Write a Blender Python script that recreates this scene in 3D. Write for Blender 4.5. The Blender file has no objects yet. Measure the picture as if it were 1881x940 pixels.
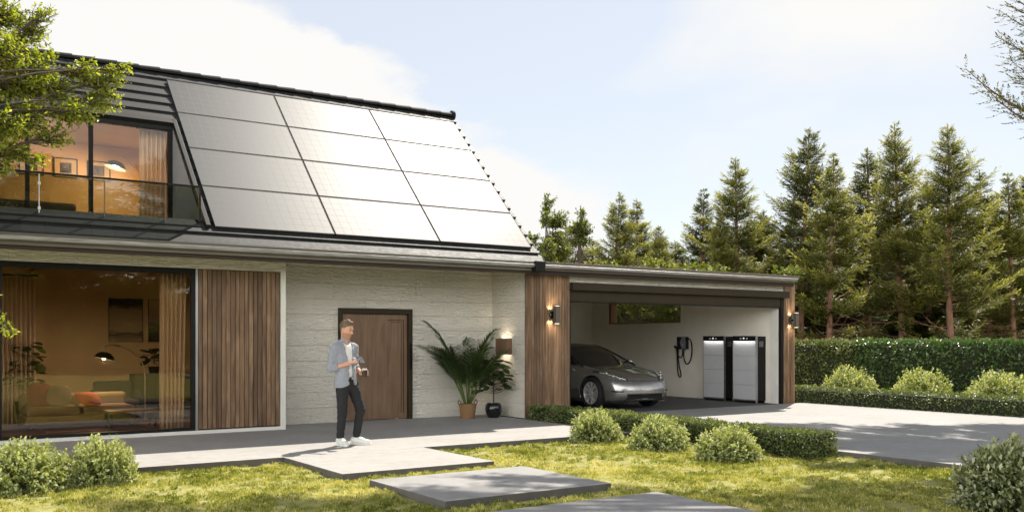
import bpy, bmesh, math, random
import numpy as np
from mathutils import Vector, Matrix

random.seed(7)
RNG = np.random.default_rng(11)
rad = math.radians
scene = bpy.context.scene
COL = scene.collection

# ------------------------------------------------------------------ camera
cam_d = bpy.data.cameras.new("camera")
cam = bpy.data.objects.new("camera", cam_d)
COL.objects.link(cam)
cam.location = (0, 0, 1.5)
cam.rotation_euler = (rad(90), 0, rad(-33.95))
cam_d.sensor_fit = 'HORIZONTAL'
cam_d.sensor_width = 36
cam_d.lens = 36 * 1737 / 1881
cam_d.shift_y = (625 - 470) / 1881
cam_d.clip_start = .1
cam_d.clip_end = 3000
scene.camera = cam

# ------------------------------------------------------------------ exposure, sun, sky
SUN_AZ, SUN_EL = 57.0, 52.0
scene.view_settings.view_transform = 'Standard'
scene.view_settings.look = 'None'
scene.view_settings.gamma = 1
scene.view_settings.use_curve_mapping = False
scene.view_settings.exposure = 0.66

sun_d = bpy.data.lights.new("sun", 'SUN')
sun_d.energy = 4.8
sun_d.angle = rad(.5)
sun_d.color = (1, .93, .82)
sun = bpy.data.objects.new("sun", sun_d)
COL.objects.link(sun)
_sd = Vector((math.sin(rad(SUN_AZ)) * math.cos(rad(SUN_EL)), math.cos(rad(SUN_AZ)) * math.cos(rad(SUN_EL)), math.sin(rad(SUN_EL))))
sun.rotation_euler = _sd.to_track_quat('Z', 'Y').to_euler()
sun.location = (30, 20, 40)

world = bpy.data.worlds.new("World")
scene.world = world
world.use_nodes = True
wt = world.node_tree
bg = wt.nodes['Background']
bg.inputs['Strength'].default_value = .085
sky = wt.nodes.new('ShaderNodeTexSky')
sky.sky_type = 'NISHITA'
sky.sun_disc = False
sky.sun_elevation = rad(SUN_EL)
sky.sun_rotation = rad(SUN_AZ)
sky.air_density = 1.0
sky.dust_density = .5
tc = wt.nodes.new('ShaderNodeTexCoord')


def wnode(t, **k):
    n = wt.nodes.new(t)
    for a, b in k.items():
        setattr(n, a, b)
    return n


mp = wnode('ShaderNodeMapping')
mp.inputs['Scale'].default_value = (1, 1, 2.2)
mp.inputs['Location'].default_value = (8.482, 6.659, 2.767)
wt.links.new(tc.outputs['Generated'], mp.inputs['Vector'])
nz = wnode('ShaderNodeTexNoise')
nz.inputs['Scale'].default_value = 1.6
nz.inputs['Detail'].default_value = 9
nz.inputs['Roughness'].default_value = .52
nz.inputs['Distortion'].default_value = .35
wt.links.new(mp.outputs[0], nz.inputs['Vector'])
nz2 = wnode('ShaderNodeTexNoise')
nz2.inputs['Scale'].default_value = 6.5
nz2.inputs['Detail'].default_value = 8
nz2.inputs['Roughness'].default_value = .6
wt.links.new(mp.outputs[0], nz2.inputs['Vector'])
cr = wnode('ShaderNodeValToRGB')
cr.color_ramp.elements[0].position = .46
cr.color_ramp.elements[0].color = (.58, .58, .58, 1)
cr.color_ramp.elements[1].position = .64
cr.color_ramp.elements[1].color = (1, 1, 1, 1)
# a cumulus bank low behind the house and a thin veil to the right of it, both with noisy edges
def cloud_dir(az, el):
    return (math.sin(rad(az)) * math.cos(rad(el)), math.cos(rad(az)) * math.cos(rad(el)), math.sin(rad(el)))


fac = nz.outputs['Fac']
for (az, el, lo, hi, amt) in ((17.0, 13.2, .9905, .9960, .30), (24.0, 11.0, .9915, .9965, .30), (10.5, 14.0, .9900, .9960, .28), (30.0, 8.5, .9930, .9975, .24), (34.0, 5.5, .9930, .9975, .16), (51.0, 13.5, .9800, .9960, .06)):
    dn = wnode('ShaderNodeVectorMath', operation='DOT_PRODUCT')
    dn.inputs[1].default_value = cloud_dir(az, el)
    wt.links.new(tc.outputs['Generated'], dn.inputs[0])
    wob = wnode('ShaderNodeMath', operation='MULTIPLY_ADD')
    wob.inputs[1].default_value = .016
    wt.links.new(nz2.outputs['Fac'], wob.inputs[0])
    wt.links.new(dn.outputs['Value'], wob.inputs[2])
    mm = wnode('ShaderNodeMapRange', interpolation_type='SMOOTHSTEP')
    mm.inputs['From Min'].default_value = lo + .0065
    mm.inputs['From Max'].default_value = hi + .0095
    mm.inputs['To Max'].default_value = amt
    wt.links.new(wob.outputs[0], mm.inputs['Value'])
    ad = wnode('ShaderNodeMath', operation='ADD')
    wt.links.new(fac, ad.inputs[0])
    wt.links.new(mm.outputs[0], ad.inputs[1])
    fac = ad.outputs[0]
wt.links.new(fac, cr.inputs['Fac'])
# clouds scatter forward: bright on the sun's side of the sky, grey on the far side
dt = wnode('ShaderNodeVectorMath', operation='DOT_PRODUCT')
dt.inputs[1].default_value = _sd
wt.links.new(tc.outputs['Generated'], dt.inputs[0])
mr = wnode('ShaderNodeMapRange', interpolation_type='SMOOTHSTEP')
mr.inputs['From Min'].default_value = .76
mr.inputs['From Max'].default_value = .97
mr.inputs['To Min'].default_value = 0
mr.inputs['To Max'].default_value = 7.4
wt.links.new(dt.outputs['Value'], mr.inputs['Value'])
# horizon haze; unseen bright bank added opposite the sun to light the facade
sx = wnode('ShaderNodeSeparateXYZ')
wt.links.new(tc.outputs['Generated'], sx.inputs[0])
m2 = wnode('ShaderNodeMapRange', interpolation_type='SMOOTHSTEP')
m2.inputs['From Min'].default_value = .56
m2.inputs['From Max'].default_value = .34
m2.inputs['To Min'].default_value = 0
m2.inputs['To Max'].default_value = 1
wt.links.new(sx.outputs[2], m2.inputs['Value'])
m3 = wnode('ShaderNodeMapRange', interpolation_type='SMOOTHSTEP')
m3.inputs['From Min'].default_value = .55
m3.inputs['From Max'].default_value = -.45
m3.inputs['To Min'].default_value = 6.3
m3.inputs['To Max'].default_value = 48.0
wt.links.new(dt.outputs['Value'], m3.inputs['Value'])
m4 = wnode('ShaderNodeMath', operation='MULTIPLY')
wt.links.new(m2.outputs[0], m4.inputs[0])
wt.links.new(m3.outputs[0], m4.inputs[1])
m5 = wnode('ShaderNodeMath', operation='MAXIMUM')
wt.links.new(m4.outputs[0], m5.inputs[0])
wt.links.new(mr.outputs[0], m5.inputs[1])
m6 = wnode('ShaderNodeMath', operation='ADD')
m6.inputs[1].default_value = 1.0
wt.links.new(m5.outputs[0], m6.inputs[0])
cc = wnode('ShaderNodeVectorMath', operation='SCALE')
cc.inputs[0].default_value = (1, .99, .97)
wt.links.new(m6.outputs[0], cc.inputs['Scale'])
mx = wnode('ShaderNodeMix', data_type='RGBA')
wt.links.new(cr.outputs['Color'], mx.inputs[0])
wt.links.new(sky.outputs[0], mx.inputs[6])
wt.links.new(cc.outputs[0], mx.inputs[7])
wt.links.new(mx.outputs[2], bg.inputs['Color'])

# ------------------------------------------------------------------ view geometry (used to lay the plan out in metres)
FOC = 1737.0
_t = rad(56.05)
FW = (math.cos(_t), math.sin(_t))
RT = (FW[1], -FW[0])


def ray(px, py):
    a = (px - 940.5) / FOC
    return (FW[0] + RT[0] * a, FW[1] + RT[1] * a, (625 - py) / FOC)


def g_z(px, py, z=0.0):
    v = ray(px, py)
    t = (z - 1.5) / v[2]
    return (v[0] * t, v[1] * t, z)


def g_y(px, py, y):
    v = ray(px, py)
    t = y / v[1]
    return (v[0] * t, y, 1.5 + v[2] * t)


def g_x(px, py, x):
    v = ray(px, py)
    t = x / v[0]
    return (x, v[1] * t, 1.5 + v[2] * t)


def g_t(px, py, t):
    v = ray(px, py)
    return (v[0] * t, v[1] * t, 1.5 + v[2] * t)


# ------------------------------------------------------------------ object helpers
OFF = {}


def tag(o, label=None, cat=None, group=None, kind=None):
    if label:
        o['label'] = label
    if cat:
        o['category'] = cat
    if group:
        o['group'] = group
    if kind:
        o['kind'] = kind
    return o


def thing(name, loc, label, cat, group=None, rz=0.0):
    o = bpy.data.objects.new(name, None)
    o.empty_display_size = .2
    COL.objects.link(o)
    o.location = loc
    o.rotation_euler = (0, 0, rz)
    OFF[o.name] = Vector(loc)
    return tag(o, label, cat, group)


def link(me, name, mat, parent=None, world=True):
    """link a mesh; world=True: its coordinates are world coordinates (thing unrotated)"""
    o = bpy.data.objects.new(name, me)
    COL.objects.link(o)
    if mat is not None:
        for m in (mat if isinstance(mat, (list, tuple)) else [mat]):
            me.materials.append(m)
    if parent is not None:
        o.parent = parent
        if world and parent.name in OFF:
            o.location = -OFF[parent.name]
    return o


def copy_tree(o, parent=None):
    c = o.copy()
    COL.objects.link(c)
    c.parent = parent
    for ch in list(o.children):
        copy_tree(ch, c)
    return c


class MB:
    def __init__(s):
        s.v = []
        s.f = []
        s.a = []          # per-face random number
        s.r = None

    def add(s, vs, fs):
        b = len(s.v)
        s.v.extend([tuple(x) for x in vs])
        r = random.random() if s.r is None else s.r
        for f in fs:
            s.f.append([i + b for i in f])
            s.a.append(r)
        return s

    def box(s, x0, x1, y0, y1, z0, z1):
        return s.add([(x0, y0, z0), (x1, y0, z0), (x1, y1, z0), (x0, y1, z0), (x0, y0, z1), (x1, y0, z1), (x1, y1, z1), (x0, y1, z1)],
                     [(3, 2, 1, 0), (4, 5, 6, 7), (0, 1, 5, 4), (1, 2, 6, 5), (2, 3, 7, 6), (3, 0, 4, 7)])

    def obox(s, c, sx, sy, sz, M=None):
        M = M or Matrix()
        c = Vector(c)
        vs = [c + M @ Vector((a * sx / 2, b * sy / 2, d * sz / 2)) for d in (-1, 1) for a, b in ((-1, -1), (1, -1), (1, 1), (-1, 1))]
        return s.add(vs, [(3, 2, 1, 0), (4, 5, 6, 7), (0, 1, 5, 4), (1, 2, 6, 5), (2, 3, 7, 6), (3, 0, 4, 7)])

    def tube(s, pts, rads, n=8, cap=True):
        pts = [Vector(p) for p in pts]
        if not hasattr(rads, '__len__'):
            rads = [rads] * len(pts)
        vs = []
        u = None
        for i, p in enumerate(pts):
            d = (pts[min(i + 1, len(pts) - 1)] - pts[max(i - 1, 0)])
            if d.length < 1e-9:
                d = Vector((0, 0, 1))
            d.normalize()
            if u is None:
                u = d.orthogonal().normalized()
            else:
                u = (u - d * u.dot(d))
                u = u.normalized() if u.length > 1e-6 else d.orthogonal().normalized()
            w = d.cross(u)
            for k in range(n):
                a = 2 * math.pi * k / n
                vs.append(p + (u * math.cos(a) + w * math.sin(a)) * rads[i])
        fs = []
        for i in range(len(pts) - 1):
            for k in range(n):
                k2 = (k + 1) % n
                fs.append((i * n + k, i * n + k2, (i + 1) * n + k2, (i + 1) * n + k))
        if cap:
            fs.append(tuple(range(n))[::-1])
            fs.append(tuple(range((len(pts) - 1) * n, len(pts) * n)))
        return s.add(vs, fs)

    def lathe(s, prof, c=(0, 0, 0), n=24, M=None, cap=True):
        """prof: (radius, z)"""
        M = M or Matrix()
        c = Vector(c)
        vs = []
        for r, z in prof:
            for k in range(n):
                a = 2 * math.pi * k / n
                vs.append(c + M @ Vector((r * math.cos(a), r * math.sin(a), z)))
        fs = []
        for i in range(len(prof) - 1):
            for k in range(n):
                k2 = (k + 1) % n
                fs.append((i * n + k, i * n + k2, (i + 1) * n + k2, (i + 1) * n + k))
        if cap:
            if prof[0][0] > 1e-4:
                fs.append(tuple(range(n))[::-1])
            if prof[-1][0] > 1e-4:
                fs.append(tuple(range((len(prof) - 1) * n, len(prof) * n)))
        return s.add(vs, fs)

    def prism(s, poly, axis, a, b):
        """poly in the two other axes, extruded along axis from a to b"""
        n = len(poly)

        def mk(p, w):
            return {'x': (w, p[0], p[1]), 'y': (p[0], w, p[1]), 'z': (p[0], p[1], w)}[axis]
        vs = [mk(p, a) for p in poly] + [mk(p, b) for p in poly]
        fs = [tuple(range(n))[::-1], tuple(range(n, 2 * n))]
        for i in range(n):
            j = (i + 1) % n
            fs.append((i, j, n + j, n + i))
        return s.add(vs, fs)

    def build(s, name, mat, parent=None, bevel=0, smooth=False, world=True, label=None, seg=2, recalc=True):
        me = bpy.data.meshes.new(name)
        me.from_pydata(s.v, [], s.f)
        at = me.attributes.new('rnd', 'FLOAT', 'FACE')
        at.data.foreach_set('value', np.array(s.a, dtype=np.float32))
        if recalc:
            bm = bmesh.new()
            bm.from_mesh(me)
            bmesh.ops.recalc_face_normals(bm, faces=bm.faces)
            bm.to_mesh(me)
            bm.free()
        if smooth:
            me.polygons.foreach_set('use_smooth', [True] * len(me.polygons))
            if smooth == 'auto':
                me.set_sharp_from_angle(angle=rad(40))
        o = link(me, name, mat, parent, world)
        if bevel:
            m = o.modifiers.new('bevel', 'BEVEL')
            m.width = bevel
            m.segments = seg
            m.limit_method = 'ANGLE'
            m.angle_limit = rad(40)
        if label:
            o['label'] = label
        return o


def np_mesh(name, V, F, rnd=None, smooth=False):
    """V (n,3), F (m,k) uniform polygons -> mesh data"""
    V = np.asarray(V, dtype=np.float32)
    F = np.asarray(F, dtype=np.int32)
    me = bpy.data.meshes.new(name)
    m, k = F.shape
    me.vertices.add(len(V))
    me.vertices.foreach_set('co', V.ravel())
    me.loops.add(m * k)
    me.loops.foreach_set('vertex_index', F.ravel())
    me.polygons.add(m)
    me.polygons.foreach_set('loop_start', np.arange(0, m * k, k, dtype=np.int32))
    me.polygons.foreach_set('loop_total', np.full(m, k, dtype=np.int32))
    if rnd is not None:
        at = me.attributes.new('rnd', 'FLOAT', 'FACE')
        at.data.foreach_set('value', np.asarray(rnd, dtype=np.float32))
    if smooth:
        me.polygons.foreach_set('use_smooth', np.ones(m, dtype=bool))
    me.update(calc_edges=True)
    me.validate()
    return me


def unit(A):
    return A / np.maximum(np.linalg.norm(A, axis=1, keepdims=True), 1e-9)


def leaf_arrays(P, D, N, L, W, rnd, fold=.18, wide=.5):
    """folded diamond leaves: base P, direction D, normal N"""
    D = unit(D)
    S = unit(np.cross(D, N))
    N = unit(np.cross(S, D))
    L = np.asarray(L)[:, None]
    W = np.asarray(W)[:, None]
    n = len(P)
    mid = P + D * L * wide
    V = np.stack([P, mid + S * W * .5 + N * W * fold, P + D * L, mid - S * W * .5 + N * W * fold], 1).reshape(-1, 3)
    b = np.arange(n) * 4
    F = np.stack([np.stack([b, b + 1, b + 2], 1), np.stack([b, b + 2, b + 3], 1)], 1).reshape(-1, 3)
    return V, F, np.repeat(rnd, 2)


def join_arrays(parts):
    Vs, Fs, Rs = [], [], []
    o = 0
    for V, F, R in parts:
        Vs.append(V)
        Fs.append(F + o)
        Rs.append(R)
        o += len(V)
    return np.concatenate(Vs), np.concatenate(Fs), np.concatenate(Rs)


def rvec(n, rng=RNG):
    return unit(rng.normal(size=(n, 3)))


# ------------------------------------------------------------------ surface nets (smooth bodies from distance functions)
def snet(f, lo, hi, h, q=4, lip=1.25):
    lo = np.array(lo, float)
    dims = (np.ceil((np.array(hi) - lo) / h / q).astype(int)) * q
    cd = dims // q
    ax = [lo[i] + (np.arange(cd[i]) + .5) * q * h - .5 * h for i in range(3)]
    C = np.stack(np.meshgrid(*ax, indexing='ij'), -1).reshape(-1, 3)
    fc = f(C).reshape(cd)
    mark = np.abs(fc) < q * h * .9 * lip + h
    G = np.repeat(np.repeat(np.repeat(fc, q, 0), q, 1), q, 2)
    mk = np.repeat(np.repeat(np.repeat(mark, q, 0), q, 1), q, 2)
    idx = np.argwhere(mk)
    G[mk] = f(lo + idx * h)
    s = G < 0
    a = s[:-1, :-1, :-1]
    anyc = np.zeros(a.shape, bool)
    allc = np.ones(a.shape, bool)
    offs = [(i, j, k) for i in (0, 1) for j in (0, 1) for k in (0, 1)]
    n = [d - 1 for d in dims]
    for i, j, k in offs:
        b = s[i:i + n[0], j:j + n[1], k:k + n[2]]
        anyc |= b
        allc &= b
    act = np.argwhere(anyc & ~allc)
    vid = -np.ones(a.shape, int)
    vid[act[:, 0], act[:, 1], act[:, 2]] = np.arange(len(act))
    vals = np.stack([G[act[:, 0] + i, act[:, 1] + j, act[:, 2] + k] for i, j, k in offs], 1)
    acc = np.zeros((len(act), 3))
    cnt = np.zeros(len(act))
    for p in range(8):
        for r in range(p + 1, 8):
            d = np.array(offs[r]) - np.array(offs[p])
            if abs(d).sum() != 1:
                continue
            v0, v1 = vals[:, p], vals[:, r]
            m = (v0 < 0) != (v1 < 0)
            t = np.where(m, v0 / np.where(m, v0 - v1, 1), 0)
            acc += m[:, None] * (np.array(offs[p]) + t[:, None] * d)
            cnt += m
    V = lo + (act + acc / cnt[:, None]) * h
    Q = []
    for axis in range(3):
        u, w = [(1, 2), (2, 0), (0, 1)][axis]
        sl0 = [slice(None)] * 3
        sl1 = [slice(None)] * 3
        sl0[axis] = slice(0, -1)
        sl1[axis] = slice(1, None)
        ch = np.argwhere(s[tuple(sl0)] != s[tuple(sl1)])
        ok = (ch[:, u] > 0) & (ch[:, w] > 0) & (ch[:, u] < n[u]) & (ch[:, w] < n[w])
        ch = ch[ok]
        eu = np.zeros(3, int)
        ew = np.zeros(3, int)
        eu[u] = 1
        ew[w] = 1
        q4 = [vid[tuple((ch - eu - ew).T)], vid[tuple((ch - ew).T)], vid[tuple(ch.T)], vid[tuple((ch - eu).T)]]
        q4 = np.stack(q4, 1)
        flip = ~s[tuple(ch.T)]
        q4[flip] = q4[flip][:, ::-1]
        Q.append(q4)
    Q = np.concatenate(Q)
    Q = Q[(Q >= 0).all(1)]
    return V, Q


def smin(a, b, k):
    h = np.maximum(k - np.abs(a - b), 0) / k
    return np.minimum(a, b) - h * h * k * .25


def smax(a, b, k):
    return -smin(-a, -b, k)


def sd_cone(P, a, b, ra, rb):
    """rounded, tapered capsule"""
    a = np.array(a, float)
    b = np.array(b, float)
    ab = b - a
    t = np.clip(((P - a) @ ab) / max(ab @ ab, 1e-9), 0, 1)
    return np.linalg.norm(P - a - t[:, None] * ab, axis=1) - (ra + (rb - ra) * t)


def sd_ell(P, c, r):
    q = (P - np.array(c)) / np.array(r)
    k0 = np.linalg.norm(q, axis=1)
    k1 = np.linalg.norm(q / np.array(r), axis=1)
    return k0 * (k0 - 1) / np.maximum(k1, 1e-6)


def sd_box(P, c, hsz, r=0.0):
    q = np.abs(P - np.array(c)) - (np.array(hsz) - r)
    return np.linalg.norm(np.maximum(q, 0), axis=1) + np.minimum(q.max(1), 0) - r


# ------------------------------------------------------------------ materials
class NT:
    def __init__(s, name):
        s.m = bpy.data.materials.new(name)
        s.m.use_nodes = True
        s.t = s.m.node_tree
        s.out = s.t.nodes['Material Output']
        s.p = s.t.nodes['Principled BSDF']

    def n(s, ty, **k):
        x = s.t.nodes.new('ShaderNode' + ty)
        for a, b in k.items():
            setattr(x, a, b)
        return x

    def l(s, a, b):
        s.t.links.new(a, b)

    def coord(s, scale=(1, 1, 1), kind='Object', loc=(0, 0, 0)):
        c = s.n('TexCoord')
        m = s.n('Mapping')
        m.inputs['Scale'].default_value = scale
        m.inputs['Location'].default_value = loc
        s.l(c.outputs[kind], m.inputs['Vector'])
        return m.outputs[0]

    def noise(s, vec, scale, detail=4, rough=.55, dist=0):
        x = s.n('TexNoise')
        x.inputs['Scale'].default_value = scale
        x.inputs['Detail'].default_value = detail
        x.inputs['Roughness'].default_value = rough
        x.inputs['Distortion'].default_value = dist
        s.l(vec, x.inputs['Vector'])
        return x.outputs['Fac']

    def ramp(s, fac, stops):
        x = s.n('ValToRGB')
        e = x.color_ramp.elements
        while len(e) < len(stops):
            e.new(.5)
        for i, (p, c) in enumerate(stops):
            e[i].position = p
            e[i].color = (*c, 1) if len(c) == 3 else c
        s.l(fac, x.inputs['Fac'])
        return x.outputs['Color']

    def mix(s, fac, a, b, mode='MIX'):
        x = s.n('Mix', data_type='RGBA', blend_type=mode)
        for sock, v in ((x.inputs[0], fac), (x.inputs[6], a), (x.inputs[7], b)):
            if hasattr(v, 'links'):
                s.l(v, sock)
            elif hasattr(v, '__len__'):
                sock.default_value = (*v, 1) if len(v) == 3 else v
            else:
                sock.default_value = v
        return x.outputs[2]

    def math(s, op, a, b=None, c=None):
        x = s.n('Math', operation=op)
        for i, v in enumerate((a, b, c)):
            if v is None:
                continue
            if hasattr(v, 'links'):
                s.l(v, x.inputs[i])
            else:
                x.inputs[i].default_value = v
        return x.outputs[0]

    def bump(s, height, strength=.3, dist=.01, prev=None):
        x = s.n('Bump')
        x.inputs['Strength'].default_value = strength
        x.inputs['Distance'].default_value = dist
        s.l(height, x.inputs['Height'])
        if prev is not None:
            s.l(prev, x.inputs['Normal'])
        return x.outputs[0]

    def attr(s, name='rnd'):
        x = s.n('Attribute', attribute_name=name)
        return x.outputs['Fac']

    def set(s, **k):
        for a, v in k.items():
            sock = s.p.inputs[a.replace('_', ' ')]
            if hasattr(v, 'links'):
                s.l(v, sock)
            elif hasattr(v, '__len__') and len(v) == 3:
                sock.default_value = (*v, 1)
            else:
                sock.default_value = v
        return s


def cmul(c, k):
    return tuple(min(1, x * k) for x in c)


def pm(name, col, rough=.6, metal=0., var=.15, vscale=3, bump=.0, bscale=60, stretch=(1, 1, 1), rvar=.08, coat=0, spec=.5, bdist=.004):
    t = NT(name)
    v = t.coord(stretch)
    nf = t.noise(v, vscale, 5)
    c = t.ramp(nf, [(.3, cmul(col, 1 - var)), (.7, cmul(col, 1 + var))])
    r = t.math('ADD', t.math('MULTIPLY', nf, rvar * 2), rough - rvar)
    t.set(Base_Color=c, Roughness=r, Metallic=metal, Coat_Weight=coat)
    t.set(Specular_IOR_Level=spec)
    if bump:
        t.set(Normal=t.bump(t.noise(v, bscale, 6), bump, bdist))
    return t.m


def leafmat(name, cols, trans=.35, rough=.45, spec=.35, tcol=None):
    t = NT(name)
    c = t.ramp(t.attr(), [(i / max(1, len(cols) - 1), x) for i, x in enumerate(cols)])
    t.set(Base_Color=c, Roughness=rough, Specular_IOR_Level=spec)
    tr = t.n('BsdfTranslucent')
    t.l(t.mix(1, c, tcol or (1.5, 1.45, .55), 'MULTIPLY'), tr.inputs['Color'])
    ms = t.n('MixShader')
    ms.inputs[0].default_value = trans
    t.l(t.p.outputs[0], ms.inputs[1])
    t.l(tr.outputs[0], ms.inputs[2])
    t.l(ms.outputs[0], t.out.inputs['Surface'])
    return t.m


def glassmat(name, tint, base=.05, rough=0.0, refl=(1, 1, 1)):
    t = NT(name)
    tr = t.n('BsdfTransparent')
    tr.inputs['Color'].default_value = (*tint, 1)
    gl = t.n('BsdfGlossy')
    gl.inputs['Roughness'].default_value = rough
    gl.inputs['Color'].default_value = (*refl, 1)
    lw = t.n('LayerWeight')
    lw.inputs['Blend'].default_value = .5
    f = t.math('ADD', t.math('MULTIPLY', t.math('POWER', lw.outputs['Facing'], 5.0), 1 - base), base)
    ms = t.n('MixShader')
    t.l(f, ms.inputs[0])
    t.l(tr.outputs[0], ms.inputs[1])
    t.l(gl.outputs[0], ms.inputs[2])
    t.l(ms.outputs[0], t.out.inputs['Surface'])
    return t.m


def woodmat(name, cols, gscale=(26, 26, 1.1), rough=.55, plank=.35, bump=.15):
    t = NT(name)
    a = t.attr()
    v0 = t.coord((1, 1, 1))
    add = t.n('VectorMath', operation='ADD')
    cx = t.n('CombineXYZ')
    t.l(t.math('MULTIPLY', a, 37.0), cx.inputs[0])
    t.l(t.math('MULTIPLY', a, 91.0), cx.inputs[2])
    t.l(v0, add.inputs[0])
    t.l(cx.outputs[0], add.inputs[1])
    m = t.n('Mapping')
    m.inputs['Scale'].default_value = gscale
    t.l(add.outputs[0], m.inputs['Vector'])
    g = t.noise(m.outputs[0], 1.0, 8, .62, 1.1)
    m2 = t.n('Mapping')
    m2.inputs['Scale'].default_value = tuple(x * .22 if x > 5 else x * 1.6 for x in gscale)
    t.l(add.outputs[0], m2.inputs['Vector'])
    g2 = t.noise(m2.outputs[0], 1.0, 3, .5, .6)
    f = t.math('ADD', t.math('MULTIPLY', g, .62), t.math('MULTIPLY', g2, .38))
    c = t.ramp(f, [(.30, cols[0]), (.48, cols[1]), (.66, cols[2])])
    tone = t.ramp(a, [(0, (1 - plank,) * 3), (1, (1 + plank * .55,) * 3)])
    c = t.mix(1, c, tone, 'MULTIPLY')
    t.set(Base_Color=c, Roughness=t.math('ADD', t.math('MULTIPLY', g, .2), rough - .1), Normal=t.bump(g, bump, .003), Specular_IOR_Level=.35)
    return t.m


def stonemat(name, c0, c1):
    t = NT(name)
    tcn = t.n('TexCoord')
    sp = t.n('SeparateXYZ')
    t.l(tcn.outputs['Object'], sp.inputs[0])
    cb = t.n('CombineXYZ')
    t.l(t.math('ADD', sp.outputs[0], sp.outputs[1]), cb.inputs[0])
    t.l(sp.outputs[2], cb.inputs[1])
    br = t.n('TexBrick')
    br.offset = .37
    br.inputs['Scale'].default_value = 1
    br.inputs['Mortar Size'].default_value = .004
    br.inputs['Mortar Smooth'].default_value = .3
    br.inputs['Brick Width'].default_value = 1.7
    br.inputs['Row Height'].default_value = .282
    br.inputs['Color1'].default_value = (.0, 0, 0, 1)
    br.inputs['Color2'].default_value = (1, 1, 1, 1)
    br.inputs['Mortar'].default_value = (.5, .5, .5, 1)
    t.l(cb.outputs[0], br.inputs['Vector'])
    ma = t.n('Mapping')
    ma.inputs['Scale'].default_value = (7, 26, 1)
    t.l(cb.outputs[0], ma.inputs['Vector'])
    n1 = t.noise(ma.outputs[0], 1.0, 6, .58, 1.6)
    mb = t.n('Mapping')
    mb.inputs['Scale'].default_value = (11, 44, 1)
    mb.inputs['Rotation'].default_value = (0, 0, .12)
    t.l(cb.outputs[0], mb.inputs['Vector'])
    vo = t.n('TexVoronoi', feature='F1')
    vo.inputs['Scale'].default_value = .8
    t.l(mb.outputs[0], vo.inputs['Vector'])
    hgt = t.math('ADD', t.math('MULTIPLY', n1, 1.0), t.math('MULTIPLY', vo.outputs['Distance'], .35))
    hgt = t.math('SUBTRACT', hgt, t.math('MULTIPLY', br.outputs['Fac'], .9))
    c = t.mix(t.math('MULTIPLY', br.outputs['Color'], .45), c0, c1)
    c = t.mix(t.ramp(n1, [(.30, (.55, .55, .55)), (.42, (0, 0, 0))]), c, cmul(c0, .62))  # crevice shade painted into the stone colour
    c = t.mix(t.math('MULTIPLY', br.outputs['Fac'], .38), c, cmul(c0, .5))
    t.set(Base_Color=c, Roughness=.85, Normal=t.bump(hgt, 1.0, .055), Specular_IOR_Level=.25)
    return t.m


def concretemat(name, col, var=.20, speck=.28):
    t = NT(name)
    v = t.coord()
    a = t.noise(v, .9, 5, .6)
    b = t.noise(v, 7, 6, .65)
    s = t.noise(v, 160, 3, .6)
    c = t.ramp(a, [(.3, cmul(col, 1 - var)), (.7, cmul(col, 1 + var))])
    c = t.mix(.55, c, t.ramp(b, [(.3, cmul(col, 1 - var * 1.1)), (.72, cmul(col, 1 + var))]))
    c = t.mix(1, c, t.ramp(s, [(.34, (1 - speck,) * 3), (.62, (1 + speck * .35,) * 3)]), 'MULTIPLY')
    t.set(Base_Color=c, Roughness=t.math('ADD', t.math('MULTIPLY', b, .2), .68), Normal=t.bump(s, .25, .002, t.bump(b, .12, .006)), Specular_IOR_Level=.3)
    return t.m


def tilemat(name):
    t = NT(name)
    tcn = t.n('TexCoord')
    sp = t.n('SeparateXYZ')
    t.l(tcn.outputs['Object'], sp.inputs[0])
    cb = t.n('CombineXYZ')
    t.l(sp.outputs[0], cb.inputs[0])
    t.l(t.math('MULTIPLY', t.math('SUBTRACT', sp.outputs[1], 14.40), 1.4142), cb.inputs[1])
    br = t.n('TexBrick')
    br.offset = .5
    br.inputs['Scale'].default_value = 1
    br.inputs['Mortar Size'].default_value = .004
    br.inputs['Mortar Smooth'].default_value = .1
    br.inputs['Brick Width'].default_value = .3
    br.inputs['Row Height'].default_value = .27
    br.inputs['Color1'].default_value = (.020, .021, .023, 1)
    br.inputs['Color2'].default_value = (.034, .035, .037, 1)
    br.inputs['Mortar'].default_value = (.004, .004, .004, 1)
    t.l(cb.outputs[0], br.inputs['Vector'])
    n = t.noise(t.coord(), 14, 6)
    c = t.mix(t.math('MULTIPLY', n, .5), br.outputs['Color'], (.018, .018, .019))
    t.set(Base_Color=c, Roughness=t.math('ADD', t.math('MULTIPLY', n, .22), .46), Normal=t.bump(t.math('SUBTRACT', t.math('MULTIPLY', n, .25), br.outputs['Fac']), .35, .004), Specular_IOR_Level=.17)
    return t.m


def solarmat(name):
    t = NT(name)
    tcn = t.n('TexCoord')
    sp = t.n('SeparateXYZ')
    t.l(tcn.outputs['Object'], sp.inputs[0])

    def lines(o, pitch, w):
        x = t.math('FRACT', t.math('DIVIDE', t.math('ADD', o, 10 * pitch), pitch))
        d = t.math('MINIMUM', x, t.math('SUBTRACT', 1.0, x))
        return t.math('LESS_THAN', d, w / pitch)
    g = t.math('MAXIMUM', lines(sp.outputs[0], .1645, .0035), lines(sp.outputs[1], .1645, .0035))
    busb = lines(sp.outputs[0], .0329, .0012)
    n = t.noise(t.coord(), 5, 3)
    c = t.mix(g, t.mix(n, (.010, .012, .017), (.016, .018, .024)), (.06, .062, .065))
    c = t.mix(t.math('MULTIPLY', busb, .35), c, (.08, .08, .085))
    t.set(Base_Color=c, Roughness=t.math('ADD', t.math('MULTIPLY', n, .03), t.math('ADD', t.math('MULTIPLY', g, .12), .44)), Specular_IOR_Level=.37, Coat_Weight=.0)
    return t.m


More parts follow.
